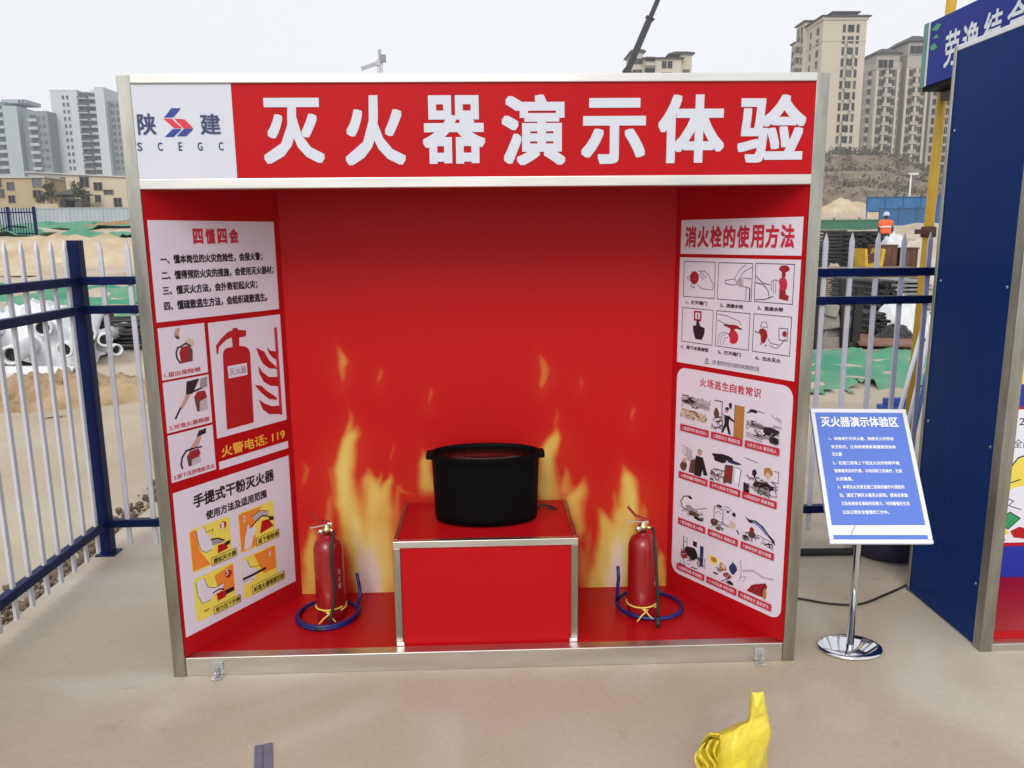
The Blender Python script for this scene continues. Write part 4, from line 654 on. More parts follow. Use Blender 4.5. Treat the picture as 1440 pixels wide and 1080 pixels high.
# ------------------------------------------------------------------ far side of the fence: site materials and ground cover
G = lambda px, Y: CAM.x + ((px-720)/FPX + .031)*(Y-CAM.y)      # x of a photograph column at distance Y
def net(label, x0, x1, y0, y1, seed, lift=.07, step=None, amp=.06, hole=True):
    step = step or max(.08, (y1-y0)/46); nx_ = int((x1-x0)/step)+1; ny_ = int((y1-y0)/step)+1
    b = MB(); P = []; keep = []
    for j in range(ny_+1):
        for i in range(nx_+1):
            x = x0+i*step; y = y0+j*step; g = step*3
            P.append((x, y, H(x, y)+lift+amp*(noise.noise((x/g*.5, y/g*.9, seed))+.5*noise.noise((x/g*1.6, y/g*1.1, seed+5)))))
    w = nx_+1; f = []
    for j in range(ny_):
        for i in range(nx_):
            u, v = i/nx_, j/ny_; e = min(u, 1-u, v*1.3, (1-v)*1.3)
            if e + .16*noise.noise((i*.17, j*.23, seed)) + .1*noise.noise((i*.5, j*.6, seed+9)) > .10 and (not hole or noise.noise((i*.09+seed, j*.2, seed*2)) > -.28): f.append((j*w+i, j*w+i+1, (j+1)*w+i+1, (j+1)*w+i))
    b.add(P, f, 0, True)
    o = b.build('dust_net', M_NET, recalc=False); return tag(o, label, 'netting', 'green dust nets spread over the site')
M_NET = mat('green dust net', (.012, .235, .135), .85, col2=(.16, .32, .20), scale=1.1, bump=1., bscale=4)
net('bright green dust net lying just beyond the fence below the scrap stacks', 2.6, 6.6, 4.75, 7.6, 3, .02, .06, .075, False)
net('green dust net around the pile of white pipes', -13, -4.6, 9.8, 15.5, 11, .02, .14, .12, False)
net('green dust net strip along the foot of the sand bank', -19, -4, 15.5, 20, 17, .03, .2, .16)
net('green dust net strip across the top of the sand bank', -42, -9, 40, 46, 23, .08, .5, .35)
net('narrow green net edge beside the yard behind the corner post', -3.5, -2.3, 5.2, 6.6, 29, .02, .06, .03)
net('faded green net on the slope below the grey hoarding', -56, -16, 53, 63, 31, .15, .8, .3)
# sand bank
M_SAND = mat('yellow sand', (.44, .32, .18), .95, col2=(.60, .50, .36), scale=.9, bump=.7, bscale=4)
def heap(name, label, cat, cx, cy_, rx, ry, h, m, seed, rough=.25, n=44, kind=None):
    b = MB(); z0 = min(H(cx+rx*math.cos(t), cy_+ry*math.sin(t)) for t in (0, 1.57, 3.14, 4.71)); rings = 16; P = [(0, 0, h)]; f = []
    for i in range(1, rings+1):
        t = i/rings
        for j in range(n):
            a = 2*math.pi*j/n; k = 1+rough*.6*noise.noise((math.cos(a)*1.5, math.sin(a)*1.5, seed))
            x, y = rx*t*k*math.cos(a), ry*t*k*math.sin(a)
            z = h*(math.cos(t*math.pi)*.5+.5) + h*rough*(1-t)*noise.noise((x*2.2/h, y*2.2/h, seed+4)) + h*rough*.4*noise.noise((x*6/h, y*6/h, seed)) - .05*t
            P.append((x, y, z))
    for j in range(n):
        f.append((0, 1+j, 1+(j+1) % n))
        for i in range(rings-1): f.append((1+i*n+j, 1+(i+1)*n+j, 1+(i+1)*n+(j+1) % n, 1+i*n+(j+1) % n))
    b.add(P, f, 0, True); o = b.build(name, m); o.location = (cx, cy_, z0); return tag(o, label, cat, kind=kind)
heap('sand_heap', 'long pale sand bank beyond the picket fence', 'sand heap', -15.5, 27.5, 11, 5, 1.15, M_SAND, 2, .2)
heap('sand_heap', 'tall pale sand heap at the foot of the brown cliff', 'sand heap', G(1185, 66), 66, 5.5, 5, 2.4, M_SAND, 5, .15)
heap('soil_heap', 'low reddish soil ridge in front of the grey hoarding', 'soil heap', -24, 58, 12, 2.5, .9, mat('red soil', (.22, .11, .05), .95, col2=(.40, .26, .14), scale=2), 8, .3)
heap('soil_heap', 'rough clods of yellow soil in front of the white pipes', 'soil heap', -4.4, 5.6, 1.9, .75, .22, mat('brown clods', (.26, .16, .075), .95, col2=(.48, .36, .22), scale=3, bump=.8, bscale=9), 12, 1.1)
# white pipes
M_PVC = mat('white plastic pipe', (.68, .70, .72), .38, var=.06, scale=4)
def pipe(label, p, d, L, r, group='white plastic pipes in the pile'):
    p, d = Vector(p), Vector(d).normalized(); t = d.orthogonal(); q = p+d*L; n = 22
    b = MB(); x = t.normalized(); y = d.cross(x)
    M = Matrix.Translation(p) @ Matrix((x, y, d)).transposed().to_4x4()
    prof = [(r*.72, L), (r, L), (r, .12), (r*1.06, .11), (r*1.06, 0), (r*.78, 0), (r*.74, .04), (r*.72, .15), (r*.72, L)]
    b.lathe(prof, n, (0, 0, 0), 0, 1, 1, True, M); b.v = [v-p for v in b.v]
    o = b.build('plastic_pipe', M_PVC); o.location = p
    inn = MB().lathe([(r*.76, .09), (0, .10)], n, (0, 0, 0), 0, 1, 1, False, M); inn.v = [v-p for v in inn.v]
    inn.build('hollow', M_RUBBER, o)  # black disc set inside the mouth: painted shade for the dark bore
    return tag(o, label, 'pipe', group)
PL = [((15, 500), 6.9, (-.25, 1, .02), 2.6, .135, 'thick white pipe lying open end out under the wrapped pile'), ((90, 492), 7.2, (-.1, 1, .01), 2.4, .115, 'white pipe with its dark mouth left of the corner post'), ((122, 470), 7.5, (-.42, 1, .03), 2.6, .125, 'white pipe sloping up behind the corner post'),
      ((60, 462), 7.6, (-.5, 1, .04), 2.6, .125, 'white pipe on top of the pile beside the plastic wrap'), ((148, 478), 7.6, (-.55, .8, .0), .9, .10, 'short white pipe end just right of the corner post'), ((165, 492), 7.6, (-.7, .7, -.01), .55, .085, 'stubby white pipe fitting at the end of the pile'), ((-20, 470), 7.4, (-.3, 1, .02), 2.4, .13, 'white pipe at the outer end of the pile')]
for (px, py), Y, d, L, r, lb in PL:
    p = at(px, py, Y); p.z = max(p.z, H(p.x, p.y)+r*1.1+.01); pipe(lb, p, d, L, r*.85)
p = at(108, 532, 6.35); p.z = H(p.x, p.y)+.10; pipe('long white pipe lying crosswise in front of the pile', p, (-1, .12, .0), 2.6, .085)
def tarp(name, label, cat, c, rx, ry, h, m, seed, n=40):
    b = MB(); P = []; f = []
    for i in range(n+1):
        for j in range(n+1):
            u, v = i/n*2-1, j/n*2-1; d = math.hypot(u, v)*.92; k = max(0, 1-d**2.2)
            ridge = abs(noise.noise((u*2.6+seed, v*2.6, seed)))*1.0 + abs(noise.noise((u*5.5, v*5.5, seed+3)))*.5
            P.append((u*rx, v*ry, h*(k*.85 + .42*k**.5*(.5-ridge)) + .02*noise.noise((u*9, v*9, seed)) - .02*(1-k)))
    for i in range(n):
        for j in range(n): f.append((i*(n+1)+j, (i+1)*(n+1)+j, (i+1)*(n+1)+j+1, i*(n+1)+j+1))
    b.add(P, f); o = b.build(name, m); o.location = (c[0], c[1], H(c[0], c[1])+.01); return tag(o, label, cat)
M_FILM = mat('white plastic film', (.66, .68, .70), .4, var=.08, scale=5)
tarp('plastic_sheet', 'crumpled white plastic sheet wrapped over the white pipes', 'plastic sheet', (G(62, 8.3), 8.3), .95, .75, .78, M_FILM, 4)
tarp('plastic_sheet', 'bundle of white plastic sheet at the outer end of the pipe pile', 'plastic sheet', (G(-30, 8.0), 8.0), .6, .8, .95, M_FILM, 9)
# rods and timber left
M_RUST = mat('rusty steel', (.075, .038, .022), .85, col2=(.16, .085, .05), scale=6)
M_DARKST = mat('dark steel tube', (.055, .055, .058), .6, .4, var=.4, scale=9)
M_TIMB = mat('weathered timber', (.17, .12, .075), .85, col2=(.30, .23, .15), scale=5)
def rods(name, label, cat, px, Y, n, L, r, m, seed, d=(1, .15, 0), wide=.5, tall=.4):
    g = random.Random(seed); x0 = G(px, Y); t = thing(name, label, cat, (x0, Y, H(x0, Y))); d = Vector(d).normalized(); s = d.cross(Vector((0, 0, 1)))
    for i in range(n):
        o = s*g.uniform(-wide/2, wide/2) + d*g.uniform(-.15, .15); z = r+g.uniform(0, tall); a = o-d*L/2; e = o+d*L/2+s*g.gauss(0, .03)
        MB().tube([(a.x, a.y, z), (e.x, e.y, z+g.gauss(0, .02))], r, 7).build('rod', m, t)
    return t
rods('steel_rods', 'dark heap of steel rods lying behind the corner post', 'steel rods', 182, 9.2, 40, 1.6, .016, M_DARKST, 3, (1, .1, 0), .7, .42)
rods('timber_offcuts', 'brown timber offcuts behind the white pipes', 'timber', 110, 10.2, 16, 1.1, .05, M_RUST, 5, (1, .5, 0), .8, .45)
# right: racks, stacks and scrap behind the fence
def tube_stack(label, px0, px1, py_top, py_bot, Y, r, group='bundles of scaffold tubes'):
    a, b_ = at(px0, py_bot, Y), at(px1, py_top, Y); zb = H((a.x+b_.x)/2, Y); w_ = b_.x-a.x; hh = b_.z-zb; nx_ = max(2, int(w_/(2*r))); nz = max(2, int(hh/(1.74*r)))
    t = thing('tube_bundle', label, 'tube bundle', (a.x, Y, zb), 0, group); g = random.Random(px0); cnt = 0; last = None; stuff = MB()
    for k in range(nz):
        for i in range(nx_ - (k % 2)):
            x = r+(i+.5*(k % 2))*2*r; z = r+k*1.74*r; y0 = g.uniform(-.12, .12)
            if last is None:
                last = MB().lathe([(r*.72, .06), (r*.76, 0), (r*.98, 0), (r*.98, 1.6), (0, 1.6)], 10, (0, 0, 0), 0, 1, 1, True, Matrix.Rotation(-math.pi/2, 4, 'X')).lathe([(r*.76, .05), (0, .05)], 10, (0, 0, 0), 1, 1, 1, False, Matrix.Rotation(-math.pi/2, 4, 'X')).build('tube', [M_DARKST, M_RUBBER], t); last.location = (x, y0, z)  # second lathe is a black disc standing in for the shade inside the tube
            elif cnt < 98: lcopy(last, (x, y0, z), t)
            else: stuff.lathe([(r*.76, .05), (r*.76, 0), (r*.98, 0), (r*.98, 1.6), (0, 1.6)], 8, (x, y0, z), 0, 1, 1, True, Matrix.Rotation(-math.pi/2, 4, 'X'))
            cnt += 1
    if stuff.v: stuff.build('tube', M_DARKST, t)['kind'] = 'stuff'
    return t
tube_stack('tall bundle of dark scaffold tubes below the orange worker', 1196, 1244, 322, 380, 15, .030)
tube_stack('small bundle of scaffold tubes between the rails of the fence', 1226, 1262, 392, 470, 9.2, .026)
tube_stack('low bundle of scaffold tubes on the brown ground beside the black sacks', 1222, 1252, 440, 478, 8.6, .026)
def boards(label, px0, px1, py_top, Y, n, m, th=.035, gap=.03, depth=1.0):
    a, b_ = at(px0, py_top, Y), at(px1, py_top, Y); zb = H((a.x+b_.x)/2, Y); hh = a.z-zb; n = max(3, int(hh/(th+gap)))
    t = thing('board_stack', label, 'board stack', (a.x, Y, zb)); g = random.Random(px0+7)
    for k in range(n):
        z = k*(th+gap)+gap; MB().box(g.uniform(-.05, .05), b_.x-a.x+g.uniform(-.06, .06), 0, depth, z, z+th).build('board', m, t, bevel=.003)
        for x in (.1, (b_.x-a.x)-.15):
            MB().box(x, x+.06, .05, depth-.05, z-gap, z).build('spacer', M_TIMB, t)
    return t
M_GREYB = mat('grey formwork board', (.16, .155, .15), .8, col2=(.30, .29, .28), scale=5)
boards('stack of grey formwork boards with gaps, beside the yellow pole', 1264, 1312, 392, 9.8, 9, M_GREYB)
boards('low stack of brown planks beyond the fence rails', 1160, 1300, 376, 13.2, 5, M_TIMB, .03, .015, .8)
boards('dark stack of boards at the booth edge under the green hoarding', 1130, 1192, 322, 15.5, 9, M_DARKST, .06, .02)
# broken slabs and upright timbers
g = random.Random(21); M_SLAB = mat('broken concrete', (.16, .145, .13), .9, col2=(.34, .32, .29), scale=4, bump=.4, bscale=10)
X0 = G(1160, 8.2)
for k, (px, w_, hh, tilt, lb) in enumerate(((1150, .62, .22, 4, 'broad broken concrete slab at the bottom of the scrap pile'), (1166, .34, .30, 18, 'tilted concrete lump in the scrap pile'), (1184, .40, .20, -12, 'flat broken slab wedged under the upright timbers'), (1158, .50, .24, -8, 'concrete block resting halfway up the scrap pile'), (1180, .30, .26, 25, 'jagged concrete piece near the upright timbers'), (1160, .44, .20, 10, 'pale concrete slab high on the scrap pile'), (1182, .36, .18, -20, 'topmost broken slab of the scrap pile'))):
    x = G(px, 8.3); z = H(x, 8.3) + (.0, .02, .0, .24, .24, .46, .44)[k]
    b = MB(); b.box(-w_/2, w_/2, -.2, .2, 0, hh*.85)
    bm_o = b.build('concrete_slab', M_SLAB, bevel=.02); bm_o.location = (x, 8.3+g.uniform(-.1, .15), z); bm_o.rotation_euler = (g.uniform(-.1, .1), math.radians(tilt), g.uniform(-.5, .5)); tag(bm_o, lb, 'slab')
for px, hh, ln, lb in ((1160, 1.0, .02, 'dark upright timber at the booth edge of the scrap pile'), (1200, .95, -.05, 'thick black upright timber leaning beside the broken slabs'), (1213, .85, .06, 'second black upright timber next to the scaffold tubes')):
    x = G(px, 8.0); o = MB().bar((0, 0, 0), (ln, .08, hh), .11, .09).build('upright_timber', mat('blackened timber', (.022, .02, .018), .9, var=.4, scale=6), bevel=.006); o.location = (x, 8.0, H(x, 8.0)); tag(o, lb, 'timber')
tarp('tarpaulin', 'crumpled white tarpaulin over the goods beside the yellow pole', 'tarpaulin', (G(1280, 9.0), 9.0), .52, .35, .62, M_FILM, 21)
tarp('sack_heap', 'black plastic sacks heaped in front of the white tarpaulin', 'sacks', (G(1272, 8.3), 8.3), .30, .28, .28, mat('black sack', (.012, .012, .013), .35), 25, 26)
for i, (px, Y, w_, d__, rz, lb) in enumerate(((1225, 8.4, .9, .7, .2, 'rusty flat steel plate on the ground below the tubes'), (1262, 7.9, .8, .5, -.3, 'red-brown board lying in front of the black sacks'))):
    x = G(px, Y); o = MB().box(-w_/2, w_/2, -d__/2, d__/2, 0, .03).build('rusty_plate', mat('rust red plate', (.16, .07, .045), .85, col2=(.27, .15, .11), scale=4), bevel=.004); o.location = (x, Y, H(x, Y)+.05); o.rotation_euler = (.05, 0, rz); tag(o, lb, 'plate')
# skip, crate, box
M_YEL = mat('machine yellow', (.60, .36, .03), .5, var=.15, scale=6)
a = at(1217, 371, 14); sk = thing('yellow_bucket', 'yellow digger bucket between the tubes and the brown crate', 'bucket', (a.x, 14, a.z-.10))
b = MB(); prof = [(0, .0), (.10, -.02), (.38, .05), (.42, .40), (.36, .42), (.31, .12), (.06, .06), (.02, .42), (-.03, .42)]
b.add([(x, 0, z) for x, z in prof]+[(x, .5, z) for x, z in prof], [(i, (i+1) % 9, 9+(i+1) % 9, 9+i) for i in range(9)]); b.poly([(x, 0.001, z) for x, z in prof]); b.poly([(x, .499, z) for x, z in prof]); b.build('shell', M_YEL, sk)
MB().poly([(.0, .25, .02), (.38, .25, .06), (.40, .25, .38), (.0, .25, .2)]).build('load', M_RUST, sk)
for px0, px1, pyt, pyb, Y, m, lb in ((1234, 1263, 344, 372, 14.2, mat('brown crate', (.12, .055, .035), .8, var=.2, scale=5), 'brown crate beside the yellow bucket'), (1268, 1292, 348, 376, 14.2, mat('dark red crate', (.09, .03, .025), .75, var=.2, scale=5), 'dark red crate between the brown crate and the yellow pole')):
    a, b_ = at(px0, pyb, Y), at(px1, pyt, Y); t = thing('site_crate', lb, 'crate', (a.x, Y, a.z-.25)); w_, hh = b_.x-a.x, b_.z-a.z+.25
    MB().box(0, w_, 0, .5, 0, hh-.03).build('body', m, t, bevel=.01); MB().box(-.015, w_+.015, -.015, .515, hh-.03, hh).build('lid', m, t, bevel=.005)
    for x in (.08, w_-.12): MB().box(x, x+.04, -.012, -.001, .02, hh-.05).build('batten', M_RUST, t)
heap('debris_heap', 'pale rubble heap behind the brown crate and beside the yellow pole', 'rubble heap', G(1285, 17), 17, 1.3, .8, 1.0, mat('pale rubble', (.42, .35, .27), .9, col2=(.62, .58, .52), scale=3, bump=.6, bscale=8), 31, .5)
heap('debris_heap', 'pinkish rubble heap at the booth edge above the planks', 'rubble heap', G(1168, 14.5), 14.5, .8, .6, .75, mat('pink rubble', (.30, .22, .17), .9, col2=(.5, .42, .36), scale=4, bump=.6, bscale=8), 33, .5)
tarp('plastic_sheet', 'white sheet thrown over the rubble next to the orange worker', 'plastic sheet', (G(1258, 16.2), 16.2), .55, .4, 1.2, M_FILM, 41, 26)
# leaning poles beside the navy panel
M_WB = [mat('white rod', (.66, .68, .72), .5), mat('blue rod', (.02, .10, .32), .5)]
for px, py, px2, py2, Y, m, lb in ((1262, 590, 1303, 440, 2.6, 0, 'white rod leaning against the yellow pole'), (1276, 600, 1310, 455, 2.5, 0, 'second white rod leaning beside the navy panel'), (1285, 610, 1311, 490, 2.45, 1, 'blue rod leaning behind the navy panel')):
    a, b_ = at(px, py, Y), at(px2, py2, Y+.25); d = (b_-a); a0 = a - d*(a.z/d.z) if a.z > 0 else a
    o = MB().tube([(0, 0, 0), tuple(b_-a0)], .014, 10).build('leaning_rod', M_WB[m]); o.location = a0; tag(o, lb, 'rod')
o = MB().box(-.16, .16, -.05, .05, 0, .10).box(-.12, .12, -.03, .03, .1, .16).build('blue_toolbox', mat('blue steel box', (.015, .07, .33), .45), bevel=.006); a = at(1262, 562, 4.0); o.location = (a.x, 4.0, .0); tag(o, 'small blue box on the ground behind the tilted board', 'box')
# worker
def worker():
    Y = 26; p = at(1247, 298, Y); z0 = H(p.x, Y); k = (p.z-z0)/1.80 if p.z-z0 > 1.2 else 1
    t = thing('person', 'person in an orange vest and pale blue helmet standing among the stacks', 'person', (p.x, Y, z0), math.radians(160)); t.scale = (k, k, k)
    J = {'pelvis': (0, 0, .95, .15), 'waist': (0, 0, 1.10, .14), 'chest': (0, .01, 1.32, .165), 'neckb': (0, .0, 1.47, .075), 'neck': (0, -.01, 1.54, .058), 'head': (0, -.02, 1.62, .088), 'crown': (0, -.015, 1.71, .085),
         'shL': (.17, 0, 1.42, .075), 'elL': (.25, -.02, 1.14, .052), 'wrL': (.24, -.16, .95, .038), 'hdL': (.23, -.22, .89, .04), 'shR': (-.17, 0, 1.42, .075), 'elR': (-.26, .02, 1.14, .052), 'wrR': (-.27, -.06, .90, .038), 'hdR': (-.27, -.08, .82, .04),
         'hiL': (.09, 0, .88, .10), 'knL': (.10, -.02, .48, .065), 'anL': (.10, .02, .09, .045), 'toL': (.11, -.14, .04, .045), 'hiR': (-.09, 0, .88, .10), 'knR': (-.11, .0, .48, .065), 'anR': (-.12, .05, .09, .045), 'toR': (-.13, -.10, .04, .045)}
    E_ = 'pelvis-waist waist-chest chest-neckb neckb-neck neck-head head-crown chest-shL shL-elL elL-wrL wrL-hdL chest-shR shR-elR elR-wrR wrR-hdR pelvis-hiL hiL-knL knL-anL anL-toL pelvis-hiR hiR-knR knR-anR anR-toR'.split()
    nm = list(J); me = bpy.data.meshes.new('body'); me.from_pydata([J[n][:3] for n in nm], [tuple(nm.index(q) for q in e.split('-')) for e in E_], [])
    skm = mat('dark work clothes', (.03, .04, .08), .85, var=.2, scale=8); me.materials.append(skm)
    o = bpy.data.objects.new('body', me); COL.objects.link(o); o.parent = t; o.modifiers.new('skin', 'SKIN'); o.modifiers.new('sub', 'SUBSURF').levels = 1; o.modifiers['sub'].render_levels = 1
    for i, n in enumerate(nm): me.skin_vertices[0].data[i].radius = (J[n][3],)*2
    me.skin_vertices[0].data[0].use_root = True
    VEST = mat('orange vest', (.80, .13, .03), .7, var=.1, scale=9)
    MB().lathe([(.185, .92), (.19, 1.0), (.175, 1.12), (.20, 1.30), (.205, 1.40), (.15, 1.475), (.085, 1.50)], 24, (0, 0, 0), 0, 1.12, .92).build('vest', VEST, t)
    for s in (-1, 1): MB().tube([(s*.14, 0, 1.43), (s*.20, 0, 1.38), (s*.245, -.01, 1.20)], [.085, .085, .066], 12).build('sleeve', VEST, t)
    MB().lathe([(.208, 1.17), (.218, 1.18), (.218, 1.22), (.208, 1.23)], 24, (0, 0, 0), 0, 1.1, .92).build('reflective_band', mat('reflective band', (.7, .7, .62), .4), t)
    HM = mat('pale blue helmet', (.45, .52, .72), .35)
    MB().lathe([(.15, 1.655), (.152, 1.665), (.118, 1.672), (.115, 1.72), (.095, 1.775), (.05, 1.805), (0, 1.812)], 24, (0, -.015, 0), 0, 1, 1.12).build('helmet', HM, t)
    SK = mat('skin', (.42, .24, .16), .6)
    MB().lathe([(.0, 1.53), (.05, 1.545), (.078, 1.60), (.08, 1.66), (.07, 1.7)], 16, (0, -.035, 0)).lathe([(0, -.02), (.014, -.012), (0, .02)], 8, (0, -.118, 1.615)).build('face', SK, t)
worker()
# ------------------------------------------------------------------ hoardings, far fence, hill, lamp
def hoarding(label, p0, p1, z0, z1, m, mp, nb_, cat='hoarding', name='site_hoarding', top=None, postup=.12):
    a, b_ = Vector((*p0, z0)), Vector((*p1, z0)); d = b_-a; L = d.length; t = thing(name, label, cat, a, math.atan2(d.y, d.x)); s = L/nb_
    for i in range(nb_): 
        o = MB().box(i*s+.04, (i+1)*s-.04, -.02, .02, .1, z1-z0)
        for k in range(1, 8): x = i*s+k*s/8; o.box(x-.02, x+.02, -.05, -.021, .12, z1-z0-.02)
        o.build('panel', m, t)
    for i in range(nb_+1): MB().box(i*s-.04, i*s+.04, -.06, .06, -1, z1-z0+postup).build('post', mp, t)
    for z in (.12, z1-z0-.05): MB().box(0, L, -.075, -.055, z, z+.06).build('rail', mp, t)
    return t
M_GH = mat('grey blue hoarding', (.36, .41, .45), .6, var=.08, scale=.6); M_GP = mat('hoarding post', (.30, .35, .40), .6)
hoarding('long pale grey hoarding in front of the yellow houses', (-52, 71), (24, 71), at(100, 322, 71).z, at(100, 293, 71).z, M_GH, M_GP, 26)
M_BH = mat('blue hoarding sheet', (.035, .13, .29), .6, var=.16, scale=.9); M_BHP = mat('blue hoarding post', (.025, .08, .18), .6)
hoarding('blue sheet hoarding with a raised net tier behind the orange worker', (G(1236, 57), 57), (G(1420, 57), 57), at(1250, 320, 57).z-.3, at(1250, 293, 57).z, M_BH, M_BHP, 7)
hoarding('upper tier of blue netting standing above the blue hoarding', (G(1217, 60), 60), (G(1420, 60), 60), at(1250, 300, 60).z, at(1250, 277, 60).z, mat('blue netting', (.045, .17, .36), .7, var=.2, scale=1.4), M_BHP, 8, name='net_screen', cat='net screen')
hoarding('low dull green hoarding at the booth edge behind the tube stacks', (G(1100, 44), 44), (G(1244, 44), 44), at(1200, 325, 44).z-.4, at(1200, 309, 44).z, mat('green hoarding sheet', (.05, .17, .11), .7, var=.12, scale=1), mat('green post', (.06, .18, .12), .7), 4)
pf = thing('pale_paling_fence', 'row of thin pale palings in front of the tall sand heap', 'fence', (G(1150, 52), 52, H(G(1150, 52), 52)))
w_ = G(1222, 52)-G(1150, 52)
for i in range(22): MB().box(i*w_/22, i*w_/22+.05, -.03, .03, -.2, at(1180, 296 + (i*7) % 5, 52).z-H(G(1150, 52), 52)).build('paling', mat('paling', (.5, .42, .40), .8), pf)
MB().box(0, w_, .03, .06, .5, .6).build('rail', mat('paling'
 , (.5, .42, .40), .8), pf)
ff = thing('far_fence', 'distant navy railing fence in front of the grey hoarding', 'fence', (at(-60, 328, 44).x, 44, H(-26, 44)))
zt_ = at(30, 292, 44).z-H(-26, 44); L = at(52, 310, 44).x-at(-60, 310, 44).x
for i in range(4): MB().box(L-i*1.48-.06, L-i*1.48+.06, -.06, .06, -.3, zt_+.05).build('post', M_NAVY, ff)
for z in (zt_*.12, zt_*.82): MB().box(0, L, -.03, .03, z, z+.08).build('rail', M_NAVY, ff)
for i in range(30): MB().box(L-.1-i*.155-.015, L-.1-i*.155+.015, -.02, .02, .0, zt_).build('picket', M_NAVY, ff)
# hill
def hillz(x, y):
    r = x/(y+2.7); k = ip([(-1, 0), (.30, 0), (.36, .9), (.44, 1.0), (.50, .98), (.56, .72), (.66, .60), (1.2, .55)], r)
    d = ip([(100, 0), (118, .2), (128, 1.0), (134, 5.2), (146, 5.9), (152, 9.6), (166, 10.2), (173, 14.4), (186, 15.6), (215, 16), (240, 12)], y + 5*noise.noise((x*.06, y*.02, 2)) + 2*noise.noise((x*.2, y*.1, 7)))
    return 3.8 + k*d + .7*noise.noise((x*.16, y*.16, 5)) + .35*noise.noise((x*.5, y*.5, 8)) + .0*r
hb = MB(); hx = [30+i*1.3 for i in range(120)]; hy = [98+i*1.5 for i in range(96)]
hb.add([(x, y, hillz(x, y)) for y in hy for x in hx], [(j*120+i, j*120+i+1, (j+1)*120+i+1, (j+1)*120+i) for j in range(95) for i in range(119)], 0, True)
tag(hb.build('hill', mat('brown cliff', (.11, .082, .058), .95, col2=(.27, .215, .16), scale=.35, bump=.9, bscale=1.2, stretch=(1, 1, 3)), recalc=False), kind='structure')
gb_ = MB(); g = random.Random(5)
while len(gb_.f) < 16000:
    x, y = g.uniform(40, 170), g.uniform(112, 205); 
    if hillz(x, y) < 5.5: continue
    if noise.noise((x*.12, y*.12, 40)) + g.gauss(0, .25) + (.95 if y > 160 else .0) < .1: continue
    c = Vector((x, y, hillz(x, y)+g.uniform(.0, 1.2)))
    for k in range(5):
        u = Vector((g.gauss(0, 1), g.gauss(0, .5), g.gauss(0, 1))).normalized()*g.uniform(.12, .38); v = u.orthogonal().normalized()*g.uniform(.10, .3); o = c+Vector((g.gauss(0, .5), g.gauss(0, .5), g.gauss(0, .35)))
        gb_.add([o-u-v, o+u-v*.6, o+u*.7+v, o-u*.8+v*.7], [(0, 1, 2, 3)], g.randint(0, 2))
tag(gb_.build('dry_scrub', [mat('scrub dark', (.055, .048, .034), .9), mat('scrub brown', (.10, .082, .06), .9), mat('scrub olive', (.075, .07, .042), .9)], recalc=False), 'dry grey-brown scrub growing over the cliff and its top', 'scrub', kind='stuff')
a = at(1277, 300, 82); lp = thing('street_lamp', 'white street lamp standing in front of the brown cliff', 'street lamp', (a.x, 82, 2.6))
zt = at(1278, 245, 82).z-2.6
MB().tube([(0, 0, 0), (0, 0, zt)], [.10, .07], 10).build('pole', mat('lamp white', (.7, .7, .7), .5), lp); MB().box(-.25, .75, -.16, .16, zt-.06, zt+.12).build('lamp_head', mat('lamp white', (.7, .7, .7), .5), lp, bevel=.05); MB().box(-.2, .5, -.15, .15, zt+.14, zt+.30).build('solar_panel', mat('lamp panel', (.2, .22, .26), .4), lp)
# ------------------------------------------------------------------ towers
M_GLS = mat('far window glass', (.016, .019, .023), .35, spec=.2); M_FRM = mat('far window frame', (.20, .175, .15), .7)
def vary(m):
    n = m.node_tree; b = n.nodes['Principled BSDF']; oi = n.nodes.new('ShaderNodeObjectInfo'); r = n.nodes.new('ShaderNodeValToRGB'); c = b.inputs['Base Color'].default_value[:3]
    e = r.color_ramp.elements; e[0].position = .55; e[0].color = (*c, 1); e[1].position = 1; e[1].color = (*[q*5+.05 for q in c], 1); n.links.new(oi.outputs['Random'], r.inputs[0]); n.links.new(r.outputs[0], b.inputs['Base Color'])
vary(M_GLS)
def pane_mesh(frame_m, glass_m, bars=1):
    """unit window: frame ring, recessed pane, mullions; x,z in -.5...5, facing -y"""
    b = MB(); e = .07
    for a in ((-.5, -.5+e, -.5, .5), (.5-e, .5, -.5, .5), (-.5+e, .5-e, -.5, -.5+e*.7), (-.5+e, .5-e, .5-e*.7, .5)): b.box(a[0], a[1], -.14, .0, a[2], a[3], 0)
    b.box(-.5+e, .5-e, -.03, -.002, -.5+e*.7, .5-e*.7, 1)
    for k in range(bars): x = -.5+(k+1)/(bars+1); b.box(x-.03, x+.03, -.08, -.031, -.5+e*.7, .5-e*.7, 0)
    return b
M_AC = mat('air conditioner casing', (.55, .54, .50), .6)
